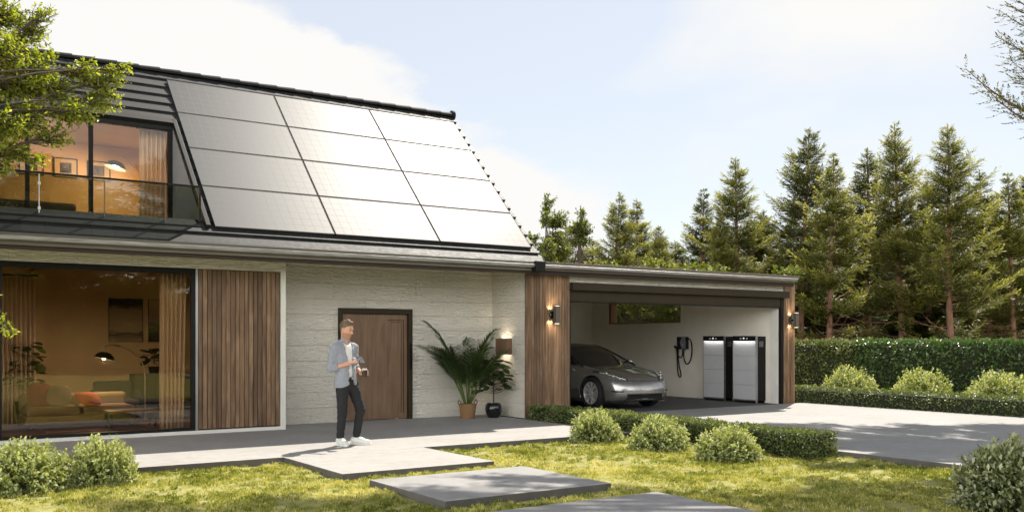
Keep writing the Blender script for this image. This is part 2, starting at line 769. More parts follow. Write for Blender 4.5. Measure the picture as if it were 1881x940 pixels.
def emis(name, col, k):
    t = NT(name)
    t.set(Base_Color=(.8, .8, .8), Emission_Color=col, Emission_Strength=k)
    return t.m


MAT = dict(
    stone=stonemat('cream split stone', (.76, .72, .63), (.79, .75, .66)),
    render=pm('cream render', (.62, .57, .47), .85, var=.07, bump=.25, bscale=90),
    white_trim=pm('white stone trim', (.66, .64, .58), .7, var=.07, bump=.15),
    wood=woodmat('walnut cladding', ((.070, .038, .020), (.178, .104, .056), (.335, .215, .125)), plank=.42, bump=.35),
    wood_door=woodmat('oak door', ((.11, .062, .034), (.165, .098, .056), (.22, .138, .082)), (22, 22, .9), .5, .1, .06),
    wood_red=woodmat('reddish timber', ((.12, .05, .03), (.22, .10, .06), (.30, .15, .09))),
    tiles=tilemat('black roof tiles'),
    ridge=pm('black ridge tile', (.014, .014, .015), .7, var=.25, bump=.2, spec=.15),
    black=pm('black metal', (.009, .009, .008), .55, var=.2, spec=.18),
    black_gloss=pm('gloss black', (.010, .010, .011), .12, var=.1, rvar=.03),
    bronze=pm('dark bronze metal', (.030, .022, .012), .6, var=.15, spec=.2),
    bronze_l=pm('brown metal trim', (.11, .088, .066), .5, var=.12, metal=.2),
    soffit=woodmat('dark soffit', ((.014, .008, .005), (.024, .013, .008), (.036, .02, .012)), (1.2, 22, 22), .6, .1),
    zinc=pm('zinc gutter', (.40, .395, .39), .45, .7, var=.25, vscale=6, stretch=(.6, 6, 6), bump=.1),
    eaves=pm('eaves strip', (.105, .092, .070), .6, var=.12),
    concrete=concretemat('pale concrete', (.40, .385, .365)),
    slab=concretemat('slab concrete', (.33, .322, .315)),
    drive=concretemat('driveway concrete', (.37, .362, .35), .2),
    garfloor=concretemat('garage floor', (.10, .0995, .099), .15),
    dark_side=concretemat('dark concrete edge', (.12, .112, .10), .3),
    plaster=pm('garage plaster', (.80, .75, .65), .85, var=.04, bump=.08),
    tan=pm('tan interior wall', (.54, .41, .25), .85, var=.05),
    ceil=pm('interior ceiling', (.60, .42, .24), .9, var=.04),
    floorwood=woodmat('interior floor', ((.06, .03, .018), (.10, .05, .03), (.15, .08, .045)), (1.2, 20, 20), .4, .25),
    glass=glassmat('window glass', (.86, .80, .70), .040),
    glass_up=glassmat('upper window glass', (.95, .90, .82), .02),
    glass_rail=glassmat('railing glass', (.60, .63, .58), .035),
    solar=solarmat('solar cells'),
    steel=pm('brushed steel', (.55, .55, .55), .3, 1., var=.1),
    alu=pm('frame silver', (.4, .4, .41), .35, .9, var=.1),
    dark_alu=pm('dark panel frame', (.02, .02, .021), .7, .0, var=.1),
)


# ------------------------------------------------------------------ ground
def lawnmat():
    t = NT('mossy lawn soil')
    v = t.coord()
    a = t.noise(v, 1.1, 4, .6)
    b = t.noise(v, 9, 6, .65, .6)
    d = t.noise(v, 45, 4, .6)
    c = t.ramp(b, [(.26, (.12, .12, .025)), (.40, (.28, .28, .08)), (.56, (.44, .43, .17)), (.74, (.56, .51, .28))])
    c = t.mix(t.math('MULTIPLY', a, .5), c, (.20, .22, .045))
    c = t.mix(t.math('MULTIPLY', d, .5), c, (.28, .23, .10))
    t.set(Base_Color=c, Roughness=.95, Specular_IOR_Level=.1, Normal=t.bump(t.math('ADD', b, t.math('MULTIPLY', d, .4)), .8, .03))
    return t.m


def vnoise(x, y, s, seed=0):
    """cheap smooth value noise"""
    x = x * s + 13.7 * seed
    y = y * s + 7.3 * seed
    xi = np.floor(x).astype(int)
    yi = np.floor(y).astype(int)
    fx = x - xi
    fy = y - yi
    fx = fx * fx * (3 - 2 * fx)
    fy = fy * fy * (3 - 2 * fy)

    def hsh(i, j):
        v = np.sin(i * 127.1 + j * 311.7 + seed * 74.7) * 43758.5453
        return v - np.floor(v)
    return (hsh(xi, yi) * (1 - fx) + hsh(xi + 1, yi) * fx) * (1 - fy) + (hsh(xi, yi + 1) * (1 - fx) + hsh(xi + 1, yi + 1) * fx) * fy


xs = np.unique(np.round(np.concatenate([np.array([-1500, -600, -200, -90, -50, -30, -18, -10, -6, -4]), np.arange(-3, 14.01, .09), np.array([16, 19, 24, 30, 40, 60, 100, 200, 600, 1500])]), 3))
ys = np.unique(np.round(np.concatenate([np.array([-1500, -600, -200, -90, -50, -30, -18, -10, -5, -2, 0, 2]), np.arange(3, 12.01, .09), np.array([13, 15, 18, 22, 30, 45, 70, 120, 300, 700, 1500])]), 3))
GX, GY = np.meshgrid(xs, ys, indexing='ij')
inn = ((GX > -3) & (GX < 14) & (GY > 3) & (GY < 12))
GZ = -.078 + np.where(inn, .035 * (vnoise(GX, GY, 2.1, 1) - .5) + .03 * (vnoise(GX, GY, 5.5, 2) - .5), 0)
nx, ny = len(xs), len(ys)
ii = np.arange(nx * ny).reshape(nx, ny)
GF = np.stack([ii[:-1, :-1], ii[1:, :-1], ii[1:, 1:], ii[:-1, 1:]], -1).reshape(-1, 4)
lawn = link(np_mesh('lawn', np.stack([GX, GY, GZ], -1).reshape(-1, 3), GF, smooth=True), 'lawn', lawnmat())
tag(lawn, 'mossy yellow green lawn ground reaching to the wood', 'lawn', kind='structure')


def ground_h(x, y):
    return -.078 + .035 * (vnoise(x, y, 2.1, 1) - .5) + .03 * (vnoise(x, y, 5.5, 2) - .5)


def slabbox(name, x0, x1, y0, y1, mat, label, cat, kind=None, group=None, z1=0.0, z0=-.24):
    o = MB().box(x0, x1, y0, y1, z0, z1).build(name, mat, bevel=.006)
    o.data.materials.append(MAT['dark_side'])
    for p in o.data.polygons:
        if abs(p.normal.z) < .5:
            p.material_index = 1
    return tag(o, label, cat, group, kind)


slabbox('terrace', -4.5, 10.28, 11.75, 16.6, MAT['concrete'], 'long pale concrete terrace along the front of the house', 'terrace', 'structure')
slabbox('driveway', 10.86, 18.62, 9.70, 15.02, MAT['drive'], 'concrete driveway apron in front of the garage', 'driveway', 'structure')
slabbox('driveway', 10.86, 18.62, -12, 9.69, MAT['drive'], 'concrete driveway running forward past the lawn', 'driveway', 'structure')
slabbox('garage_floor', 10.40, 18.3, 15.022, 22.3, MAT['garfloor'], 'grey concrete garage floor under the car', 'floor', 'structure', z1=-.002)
GP = 'square concrete stepping slabs on the lawn'
slabbox('paving_slab', 4.36, 6.40, 9.90, 11.74, MAT['concrete'], 'sunlit pale concrete slab joined to the terrace edge', 'paving slab', group=GP, z0=-.2)
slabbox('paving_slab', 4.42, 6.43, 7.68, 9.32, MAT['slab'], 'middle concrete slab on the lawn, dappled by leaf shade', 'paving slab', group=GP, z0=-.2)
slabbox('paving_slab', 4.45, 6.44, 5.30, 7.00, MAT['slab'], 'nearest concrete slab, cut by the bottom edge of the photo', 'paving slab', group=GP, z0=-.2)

# grass: tufts of short blades where the lawn is seen close
def grass():
    rng = np.random.default_rng(5)
    n = 21000
    x = rng.uniform(-.5, 11.0, n)
    y = rng.uniform(4.0, 11.75, n)
    t = FW[0] * x + FW[1] * y
    lat = RT[0] * x + RT[1] * y
    ok = (np.abs(lat / t) < .57) & (t > 6.8)

    def inside(x0, x1, y0, y1):
        return (x > x0) & (x < x1) & (y > y0) & (y < y1)
    ok &= ~(inside(4.34, 6.42, 9.88, 12) | inside(4.40, 6.45, 7.66, 9.34) | inside(4.43, 6.46, 5.2, 7.02) | (x > 10.84))
    dens = vnoise(x, y, 1.7, 3) * .5 + vnoise(x, y, 4.5, 4) * .5
    ok &= rng.uniform(size=n) < np.clip((dens - .30) * 3.6, .30, 1)
    x, y = x[ok], y[ok]
    k = len(x)
    nb = 26
    R = rng.uniform(.030, .080, k)
    tone = np.clip(vnoise(x, y, .9, 6) * .45 + vnoise(x, y, 3.1, 7) * .35 + rng.uniform(-.12, .40, k), 0, 1)
    X = np.repeat(x, nb)
    Y = np.repeat(y, nb)
    rr = np.repeat(R, nb) * np.sqrt(rng.uniform(0, 1, k * nb))
    aa = rng.uniform(0, 6.283, k * nb)
    px = X + rr * np.cos(aa)
    py = Y + rr * np.sin(aa)
    hh = rng.uniform(.010, .030, k * nb) * (1.1 - .5 * rr / np.repeat(R, nb))
    mound = .028 * (1 - (rr / np.repeat(R, nb)) ** 2)
    P = np.stack([px, py, ground_h(px, py) + mound - .012], 1)
    lean = rng.normal(0, .55, (k * nb, 2)) + .5 * np.stack([np.cos(aa), np.sin(aa)], 1) * (rr / np.repeat(R, nb))[:, None]
    tip = P + np.stack([lean[:, 0] * hh, lean[:, 1] * hh, hh + .01], 1)
    sa = rng.uniform(0, 6.283, k * nb)
    w = rng.uniform(.0035, .0075, k * nb)
    sd = np.stack([np.cos(sa) * w, np.sin(sa) * w, np.zeros(k * nb)], 1)
    V = np.stack([P - sd, P + sd, tip], 1).reshape(-1, 3)
    F = np.arange(len(V)).reshape(-1, 3)
    rn = np.clip(np.repeat(tone, nb) + rng.normal(0, .12, k * nb), 0, 1)
    o = link(np_mesh('grass', V, F, rn), 'grass', leafmat('grass blades', [(.07, .10, .015), (.21, .245, .045), (.50, .48, .16), (.76, .69, .38)], .40, .6, .15, (1.2, 1.15, .5)))
    tag(o, 'short mossy grass tufts growing all over the lawn', 'grass', kind='stuff')


grass()


# ------------------------------------------------------------------ house
HX0, HX1 = -4.5, 10.42
EY, RY = 14.40, 17.84
KR = 11.47                                  # tile plane: z = y - KR


def rz_(y):
    return y - KR


house = thing('house', (3, 15.4, 0), 'modern house with black tiled roof, cream stone walls and big windows', 'house')


def part(mb, name, mat, parent=house, **k):
    return mb.build(name, mat, parent, **k)


# --- walls
WY = 15.40
w = MB()
w.box(4.262, 4.272, WY + .05, WY + .3, .07, 2.62)
w.box(HX0, 5.76, WY, WY + .30, 2.655, 2.84)                     # lintel band
w.box(-3.6, -2.0, WY, WY + .3, .07, 2.655)
part(w, 'front_wall', MAT['stone'], bevel=.004)
w = MB()
w.box(HX0, 5.76, WY + .002, WY + .3, 0, .055)
w.box(5.675, 5.76, WY + .003, WY + .8, .055, 2.655)
part(w, 'wall_border', MAT['white_trim'], bevel=.004)
w = MB()
w.box(5.762, 7.05, 16.2, 16.45, 0, 3.0)
w.box(8.58, 10.41, 16.2, 16.45, 0, 3.0)
w.box(7.05, 8.58, 16.2, 16.45, 2.10, 3.0)
part(w, 'entrance_wall', MAT['stone'])
part(MB().box(10.41, 10.62, 15.032, 16.45, 0, 3.0), 'entrance_side_wall', MAT['stone'])
w = MB()
w.box(HX0, 10.6, 21.0, 21.25, 0, 3.1)
w.box(HX0, HX0 + .25, 15.7, 21.0, 0, 3.1)
w.box(10.38, 10.405, 16.46, 21.0, 0, 3.1)
w.prism([(15.2, 3.1), (21.2, 3.1), (RY, rz_(RY) - .12)], 'x', 10.15, 10.34)
w.prism([(15.2, 3.1), (21.2, 3.1), (RY, rz_(RY) - .12)], 'x', HX0 + .05, HX0 + .25)
part(w, 'outer_wall', MAT['render'])

# --- wood panel beside the window: planks
wp = MB()
n = 18
x0, x1 = 4.305, 5.662
pw = (x1 - x0) / n
for i in range(n):
    wp.box(x0 + i * pw + .005, x0 + (i + 1) * pw - .005, WY + .035, WY + .06, .075, 2.645)
part(wp, 'wood_panel', MAT['wood'], bevel=.003)
part(MB().box(4.30, 5.67, WY + .062, WY + .09, .06, 2.65), 'panel_backing', MAT['black'])

# --- living room window
wf = MB()
for a, b in ((-2.0, -1.96), (1.465, 1.515), (4.205, 4.26)):
    wf.box(a, b, WY + .04, WY + .13, .10, 2.57)
wf.box(-2.0, 4.26, WY + .03, WY + .14, .057, .10)
wf.box(-2.0, 4.26, WY + .02, WY + .14, 2.57, 2.652)
win = part(wf, 'window', MAT['black'], bevel=.004)
for a, b in ((-1.96, 1.465), (1.515, 4.205)):
    MB().box(a, b, WY + .08, WY + .092, .10, 2.57).build('pane', MAT['glass'], win)
MB().box(4.262, 4.30, WY + .02, WY + .10, .057, 2.655).build('side_frame', MAT['alu'], win)

# --- front door
df = MB()
df.box(7.05, 7.135, 16.165, 16.40, 0, 2.10)
df.box(8.495, 8.58, 16.165, 16.40, 0, 2.10)
df.box(7.135, 8.495, 16.165, 16.40, 2.0, 2.10)
door = part(df, 'front_door', MAT['bronze'], bevel=.006)
MB().box(7.136, 8.494, 16.235, 16.30, .012, 1.998).build('door_panel', MAT['wood_door'], door, bevel=.004)
g = MB()
for (a, b, c, d) in ((8.08, 8.42, 1.880, 1.892), (8.408, 8.42, .12, 1.879), (8.14, 8.36, 1.845, 1.853), (8.362, 8.370, .12, 1.853)):
    g.box(a, b, 16.2315, 16.2345, c, d)
g.build('door_groove', MAT['black'], door)
g = MB()
g.box(8.515, 8.545, 16.12, 16.1645, .95, 1.45)
g.build('handle', MAT['black'], door, bevel=.006)

# --- eaves: soffit, fascia, gutter
s = MB()
s.prism([(14.44, 2.795), (15.41, 2.838), (16.3, 2.893), (16.3, 2.915), (15.41, 2.86), (14.44, 2.82)], 'x', HX0, 10.40)
part(s, 'soffit', MAT['soffit'])
part(MB().box(HX0, 10.40, 14.435, 14.47, 2.80, 2.955), 'fascia', MAT['eaves'])
part(MB().box(HX0, 10.40, 14.345, 14.434, 2.920, 2.958), 'eaves_strip', MAT['eaves'])
part(MB().box(HX0, 10.40, 14.475, 14.56, 2.752, 2.845), 'eaves_beam', MAT['soffit'])


def gutter(parent, y, zt, x0, x1, r=.055):
    pr = []
    for i in range(13):
        a = math.pi + math.pi * i / 12
        pr.append((y + r * math.cos(a), zt + r * math.sin(a) * .95))
    inner = [(y + (r - .006) * math.cos(math.pi + math.pi * i / 12), zt + (r - .006) * math.sin(math.pi + math.pi * i / 12) * .95) for i in range(12, -1, -1)]
    mb = MB().prism(pr + inner, 'x', x0, x1)
    mb.tube([(x0, y - r + .002, zt), (x1, y - r + .002, zt)], .011, 8)
    return mb.build('gutter', MAT['zinc'], parent, smooth='auto')


gt = gutter(house, 14.378, 2.905, HX0, 10.18)
MB().box(10.16, 10.38, 14.29, 14.45, 2.785, 2.975).build('gutter_end_box', MAT['black'], house, bevel=.012)

# --- roof tiles: overlapping courses, stepped along the verge
DX0, DX1, DZ0, DZ1 = -1.5, 4.22, 3.24, 5.17    # dormer opening
roof = MB()
SL = .27
nC = int(round((RY - EY) * 1.4142 / SL))
SL = (RY - EY) * 1.4142 / nC
c45 = math.sqrt(.5)


def course(i, xa, xb):
    # lower edge (thick) and upper edge (thin) along the slope
    y0 = EY + i * SL * c45
    y1 = y0 + (SL + .06) * c45
    th = .046
    z0, z1 = rz_(y0), rz_(y1)
    up = (-c45 * th, c45 * th)
    poly = [(y0, z0 - .004), (y1, z1 - .012), (y1 - .002, z1 + .004), (y0 + up[0], z0 + up[1])]
    roof.r = random.random()
    roof.prism(poly, 'x', xa, xb)


for i in range(nC):
    zmid = rz_(EY + (i + .5) * SL * c45)
    if DZ0 < zmid < DZ1:
        course(i, HX0, DX0)
        course(i, DX1 + .05, HX1)
    else:
        course(i, HX0, HX1)
rf = part(roof, 'roof', MAT['tiles'])
# deck below and the back slope
d = MB()
for xa, xb, ya, yb in ((HX0 + .02, DX0, EY + .05, RY), (DX1 + .06, HX1 - .03, EY + .05, RY), (DX0, DX1 + .06, EY + .05, DZ0 + KR - .06), (DX0, DX1 + .06, DZ1 + KR + .06, RY)):
    d.prism([(ya, rz_(ya) - .10), (yb, rz_(yb) - .10), (yb, rz_(yb) - .02), (ya, rz_(ya) - .02)], 'x', xa, xb)
d.prism([(RY + .002, rz_(RY) - .1), (2 * RY - EY, rz_(EY) - .1), (2 * RY - EY, rz_(EY)), (RY + .002, rz_(RY))], 'x', HX0, HX1)
d.build('roof_deck', MAT['black'], rf)
rd = MB()
xr = HX0
while xr < HX1 - .1:
    x2 = min(xr + .38, HX1 + .02)
    pr = []
    for (rr, x) in ((.105, xr), (.125, x2)):
        pr.append([(x, RY + rr * math.cos(a), rz_(RY) - .015 + rr * .82 * math.sin(a)) for a in [math.pi * k / 8 for k in range(9)]])
    vs = pr[0] + pr[1]
    fs = [(k, k + 1, 10 + k, 9 + k) for k in range(8)] + [tuple(range(9))[::-1], tuple(range(9, 18)), (0, 9, 17, 8)]
    rd.add(vs, fs)
    xr += .365
rd.tube([(HX1 - .01, RY, rz_(RY) + .02), (HX1 + .045, RY, rz_(RY) + .02)], .115, 14)
rd.build('ridge_tiles', MAT['ridge'], rf, smooth='auto')

# --- roof window with balcony
GLY = 16.62
dm = MB()
yT, yB = DZ1 + KR, DZ0 + KR
# trim running down the roof slope and across the head
dm.prism([(yB - .05, rz_(yB) - .05), (yT + .03, rz_(yT) + .03), (yT - .01, rz_(yT) + .11), (yB - .09, rz_(yB) + .03)], 'x', DX1 - .02, DX1 + .05)
dm.prism([(yT - .02, rz_(yT) - .09), (yT + .06, rz_(yT) + .06), (yT + .02, rz_(yT) + .12), (yT - .11, rz_(yT) + .02)], 'x', DX0, DX1 - .021)
dm.box(DX0, DX1 - .021, GLY - .04, GLY + .06, 5.06, 5.15)
dm.box(DX0, DX1 - .021, yB - .06, yB + .0, DZ0 - .14, DZ0 + .012)
part(dm, 'dormer_trim', MAT['black'], bevel=.006)
cheek = MB().prism([(yB + .01, DZ0), (GLY + .05, DZ0), (GLY + .05, rz_(GLY + .05) - .03), (yB + .01, rz_(yB + .01) - .03)], 'x', DX1 - .019, DX1 + .02)
part(cheek, 'dormer_cheek', pm('grey cheek cladding', (.20, .20, .20), .6, var=.1))
part(MB().box(DX0, DX1 - .02, yB + .002, GLY + .1, DZ0 - .14, DZ0 - .002), 'balcony_floor', MAT['dark_side'])
uw = MB()
for a, b in ((-1.5, -1.45), (1.955, 2.015), (2.88, 2.945), (4.125, 4.198)):
    uw.box(a, b, GLY - .035, GLY + .035, DZ0 + .04, 5.06)
uw.box(-1.5, 4.198, GLY - .035, GLY + .035, DZ0, DZ0 + .04)
uwin = part(uw, 'upper_window', MAT['black'], bevel=.004)
for a, b in ((-1.45, 1.955), (2.015, 2.88), (2.945, 4.125)):
    MB().box(a, b, GLY - .006, GLY + .006, DZ0 + .04, 5.06).build('pane', MAT['glass_up'], uwin)

rl = MB()
BY = yB + .04
rl.box(DX0, 4.155, BY - .02, BY + .02, 3.845, 3.872)
rl.box(4.125, 4.155, BY - .018, BY + .018, DZ0 + .002, 3.845)
rl.box(DX0, 4.155, BY - .018, BY + .018, DZ0 + .002, DZ0 + .03)
rail = part(rl, 'balcony_railing', MAT['black'], bevel=.004)
for a, b in ((DX0 + .01, 1.905), (1.915, 2.765), (2.775, 3.62), (3.63, 4.122)):
    MB().box(a, b, BY - .006, BY + .006, DZ0 + .032, 3.843).build('railing_glass', MAT['glass_rail'], rail)
for px in (1.91, 2.77, 3.625):
    q = MB()
    q.box(px - .006, px + .006, BY - .012, BY + .012, DZ0 + .032, 3.843)
    if px < 2:
        q.box(px - .018, px + .018, BY - .02, BY + .02, DZ0 + .1, DZ0 + .14)
        q.box(px - .018, px + .018, BY - .02, BY + .02, DZ0 + .45, DZ0 + .49)
    q.build('railing_clip', MAT['steel'] if px < 2 else MAT['bronze_l'], rail)

# --- rooms behind the glass
rm = MB()
rm.box(-3.6, 5.6, 19.9, 20.0, .05, 2.9)         # ground floor back wall
rm.box(-3.7, -3.6, 15.71, 20.0, .05, 2.9)
rm.box(5.6, 5.67, 15.71, 20.0, .05, 2.9)
rm.box(2.45, 2.62, 19.55, 19.898, .05, 2.80)    # pier
rm2 = MB()
rm2.box(-3.6, 4.8, 18.75, 18.82, 3.12, 5.10)     # upper back wall
rm2.box(4.7, 4.8, 16.72, 18.748, 3.12, 5.10)
rm2.box(-3.6, -3.5, 16.72, 18.748, 3.12, 5.10)
part(rm, 'room_wall', MAT['tan'])
part(rm2, 'upper_room_wall', pm('ochre upper wall', (.56, .34, .13), .85, var=.06))
part(MB().box(-3.7, 5.67, 15.71, 20.0, .0, .05), 'room_floor', MAT['floorwood'])
part(MB().box(-3.7, 5.67, 15.60, 20.0, 2.9, 2.98), 'room_ceiling', MAT['ceil'])
part(MB().box(-3.6, 4.8, 16.7, 18.82, 3.04, 3.12), 'upper_floor', MAT['floorwood'])
part(MB().box(-3.6, 4.8, 16.72, 18.82, 5.105, 5.14), 'upper_ceiling', MAT['ceil'])

# ------------------------------------------------------------------ garage
garage = thing('garage', (14.4, 15, 0), 'flat roofed open garage with walnut clad pillars, attached to the house', 'garage')
GY0 = 15.0


def gpart(mb, name, mat, **k):
    return mb.build(name, mat, garage, **k)


def planks(x0, x1, n, y, z0, z1, th=.03):
    mb = MB()
    pw = (x1 - x0) / n
    for i in range(n):
        mb.box(x0 + i * pw + .0035, x0 + (i + 1) * pw - .0035, y, y + th, z0, z1)
    return mb


pk = planks(10.41, 11.49, 16, GY0, .0, 2.83)
pk2 = MB()
for i in range(4):
    pk2.box(11.456, 11.486, GY0 + .034 + i * .07, GY0 + .10 + i * .07, 0, 2.83)
pk.v, pk.f, pk.a = pk.v + pk2.v, pk.f + [[i + len(pk.v) for i in f] for f in pk2.f], pk.a + pk2.a
gpart(pk, 'wood_pillar', MAT['wood'], bevel=.003)
gpart(MB().box(10.43, 11.453, GY0 + .031, GY0 + .30, 0, 2.83), 'pillar_core', MAT['black'])
gpart(planks(17.88, 18.27, 6, GY0, 0, 2.83), 'wood_pillar', MAT['wood'], bevel=.003)
gpart(MB().box(17.90, 18.26, GY0 + .031, GY0 + .30, 0, 2.83), 'pillar_core', MAT['black'])
w = MB()
w.box(17.80, 18.0, GY0 + .31, 18.39, 0, 2.80)
w.box(17.80, 18.0, 21.34, 22.15, 0, 2.80)
w.box(17.80, 18.0, 18.39, 21.34, 0, 1.975)
w.box(17.80, 18.0, 18.39, 21.34, 2.60, 2.80)
w.box(10.65, 18.0, 22.15, 22.35, 0, 2.80)
w.box(10.63, 10.75, 15.32, 22.149, 0, 2.80)
gpart(w, 'garage_wall', MAT['plaster'])
gpart(MB().box(17.77, 17.798, 15.10, 15.31, 0, 2.35), 'wall_end_trim', MAT['white_trim'])
gw = MB()
for a, b, c, e in ((18.39, 21.34, 1.975, 2.00), (18.39, 21.34, 2.575, 2.60), (18.39, 18.42, 2.0, 2.575), (21.25, 21.34, 2.0, 2.575)):
    gw.box(17.785, 18.02, a, b, c, e)
gwin = gpart(gw, 'garage_window', MAT['wood_red'], bevel=.003)
MB().box(17.93, 17.94, 18.42, 21.25, 2.0, 2.575).build('pane', MAT['glass_rail'], gwin)
gpart(MB().box(11.49, 17.88, GY0 + .02, GY0 + .16, 2.655, 2.83), 'lintel', MAT['stone'])
rd_ = MB()
rd_.box(11.50, 17.95, GY0 - .10, GY0 + .015, 2.50, 2.655)
rdoor = gpart(rd_, 'roller_door', MAT['bronze'], bevel=.008)
MB().box(11.50, 17.80, GY0 + .04, GY0 + .08, 2.29, 2.52).build('door_curtain', MAT['bronze'], rdoor, bevel=.004)
MB().box(11.50, 17.80, GY0 + .03, GY0 + .09, 2.265, 2.289).build('bottom_bar', MAT['black'], rdoor, bevel=.003)
gpart(MB().box(17.80, 17.878, GY0 + .02, GY0 + .12, 0, 2.49), 'door_track', MAT['black'], bevel=.003)
gpart(MB().box(11.492, 11.53, GY0 + .02, GY0 + .12, 0, 2.26), 'door_track', MAT['black'], bevel=.003)
gpart(MB().box(10.44, 18.14, 14.76, 22.5, 2.945, 3.02), 'flat_roof', MAT['bronze_l'], bevel=.004)
gpart(MB().box(10.44, 17.98, 14.755, 15.6, 2.83, 2.85), 'garage_soffit', MAT['soffit'])
gpart(MB().box(10.75, 17.98, 15.32, 22.3, 2.80, 2.829), 'garage_ceiling', MAT['plaster'])
gpart(MB().box(10.44, 17.98, 14.757, 14.785, 2.851, 2.944), 'garage_fascia', MAT['bronze_l'])
gpart(MB().box(10.44, 17.98, 14.80, 14.87, 2.765, 2.829), 'eaves_beam', MAT['soffit'])
gutter(garage, 14.70, 2.935, 10.44, 17.95)

# ------------------------------------------------------------------ solar panels on the roof
KP = 11.36
PN = Vector((0, -c45, c45))
PU = Vector((0, c45, c45))
rowy = [14.612 + i * (17.545 - 14.612) / 4 for i in range(5)]
xw = (4.33, 6.34, 8.32, 10.30)
names_r = ['bottom', 'second lowest', 'second highest', 'top']
names_c = ['left', 'middle', 'right']


def solar(ix, iy, proto=None):
    xa, xb = xw[0] + ix * (xw[3] - xw[0]) / 3 + .008, xw[0] + (ix + 1) * (xw[3] - xw[0]) / 3 - .008
    ya, yb = rowy[iy], rowy[iy + 1]
    o = bpy.data.objects.new('solar_panel', None)
    COL.objects.link(o)
    yc = (ya + yb) / 2
    o.location = ((xa + xb) / 2, yc, yc - KP)
    o.rotation_euler = (rad(45), 0, 0)
    look = {0: 'grey sheen', 1: 'pale sheen', 2: 'white glare'}[ix]
    tag(o, f'solar panel with {look}, {names_r[iy]} row, {names_c[ix]} column', 'solar panel', 'solar panels on the black roof')
    L, H = xb - xa, (yb - ya) * 1.4142 - .014
    if proto is None:
        f = MB()
        t_ = .012
        f.box(-L / 2, L / 2, -H / 2, -H / 2 + t_, -.04, 0)
        f.box(-L / 2, L / 2, H / 2 - t_, H / 2, -.04, 0)
        f.box(-L / 2, -L / 2 + t_, -H / 2 + t_, H / 2 - t_, -.04, 0)
        f.box(L / 2 - t_, L / 2, -H / 2 + t_, H / 2 - t_, -.04, 0)
        f.build('panel_frame', MAT['dark_alu'], o, world=False, bevel=.002)
        MB().box(-L / 2 + t_, L / 2 - t_, -H / 2 + t_, H / 2 - t_, -.03, -.003).build('cell_glass', MAT['solar'], o, world=False)
        r_ = MB()
        for q in (-.3, .3):
            r_.box(-L / 2, L / 2, q - .02, q + .02, -.085, -.041)
        r_.build('mounting_rail', MAT['black'], o, world=False)
    else:
        for ch in proto.children:
            c = ch.copy()
            COL.objects.link(c)
            c.parent = o
    return o


p0 = solar(0, 0)
for iy in range(4):
    for ix in range(3):
        if ix or iy:
            solar(ix, iy, p0)


# ------------------------------------------------------------------ curtains, furniture and lamps seen through the glass
FAB = dict(
    curtain=leafmat('linen curtain', [(.74, .62, .52), (.78, .66, .56)], .30, .9, .1, (1, .95, .85)),
    sofa=pm('beige sofa fabric', (.20, .14, .085), .95, var=.08, bump=.3, bscale=300),
    orange=pm('orange cushion fabric', (.42, .085, .02), .95, var=.1, bump=.3, bscale=300),
    darkfab=pm('dark grey fabric', (.045, .04, .036), .95, var=.15, bump=.3, bscale=300),
    red=pm('dark red fabric', (.17, .03, .02), .95, var=.1),
    black=MAT['black'],
)


def curtain(x0, x1, y, z0, z1, label, pleats, amp=.045, slope=0.0, dy=0.0):
    n = pleats * 12
    vs, fs = [], []
    for j in range(7):
        z = z0 + (z1 - z0) * j / 6
        for i in range(n + 1):
            u = i / n
            w_ = 1 + .05 * math.sin(j * 1.7)
            x = x0 + (x1 - x0) * (u * (1 + slope * (6 - j) / 6))
            yy = y + dy * u + amp * math.sin(u * pleats * 6.283 + .35 * math.sin(j * .8 + u * 9)) * w_ * (1 - .25 * (j == 6))
            vs.append((x, yy, z))
    for j in range(6):
        for i in range(n):
            a = j * (n + 1) + i
            fs.append((a, a + 1, a + n + 2, a + n + 1))
    mb = MB().add(vs, fs)
    t = thing('curtain', ((x0 + x1) / 2, y, z0), label, 'curtain', 'curtains in the house windows')
    o = mb.build('curtain_fabric', FAB['curtain'], t, smooth=True, recalc=False)
    so = o.modifiers.new('solid', 'SOLIDIFY')
    so.thickness = .004
    MB().tube([(min(x0, x1) - .05, y, z1 + .02), (max(x0, x1) + .05, y + dy, z1 + .02)], .014, 8).build('curtain_rail', MAT['black'], t)
    return t


curtain(3.80, 4.22, 15.80, .07, 2.60, 'sheer beige curtain at the right end of the big ground floor window', 6, .04, -.12)
curtain(1.55, 2.30, 18.2, .07, 2.60, 'long pale curtain with small pleats at the far left inside the living room', 11)
curtain(3.72, 4.16, 16.86, 3.14, 5.08, 'bright tan curtain at the right end of the upper window', 6, .04)


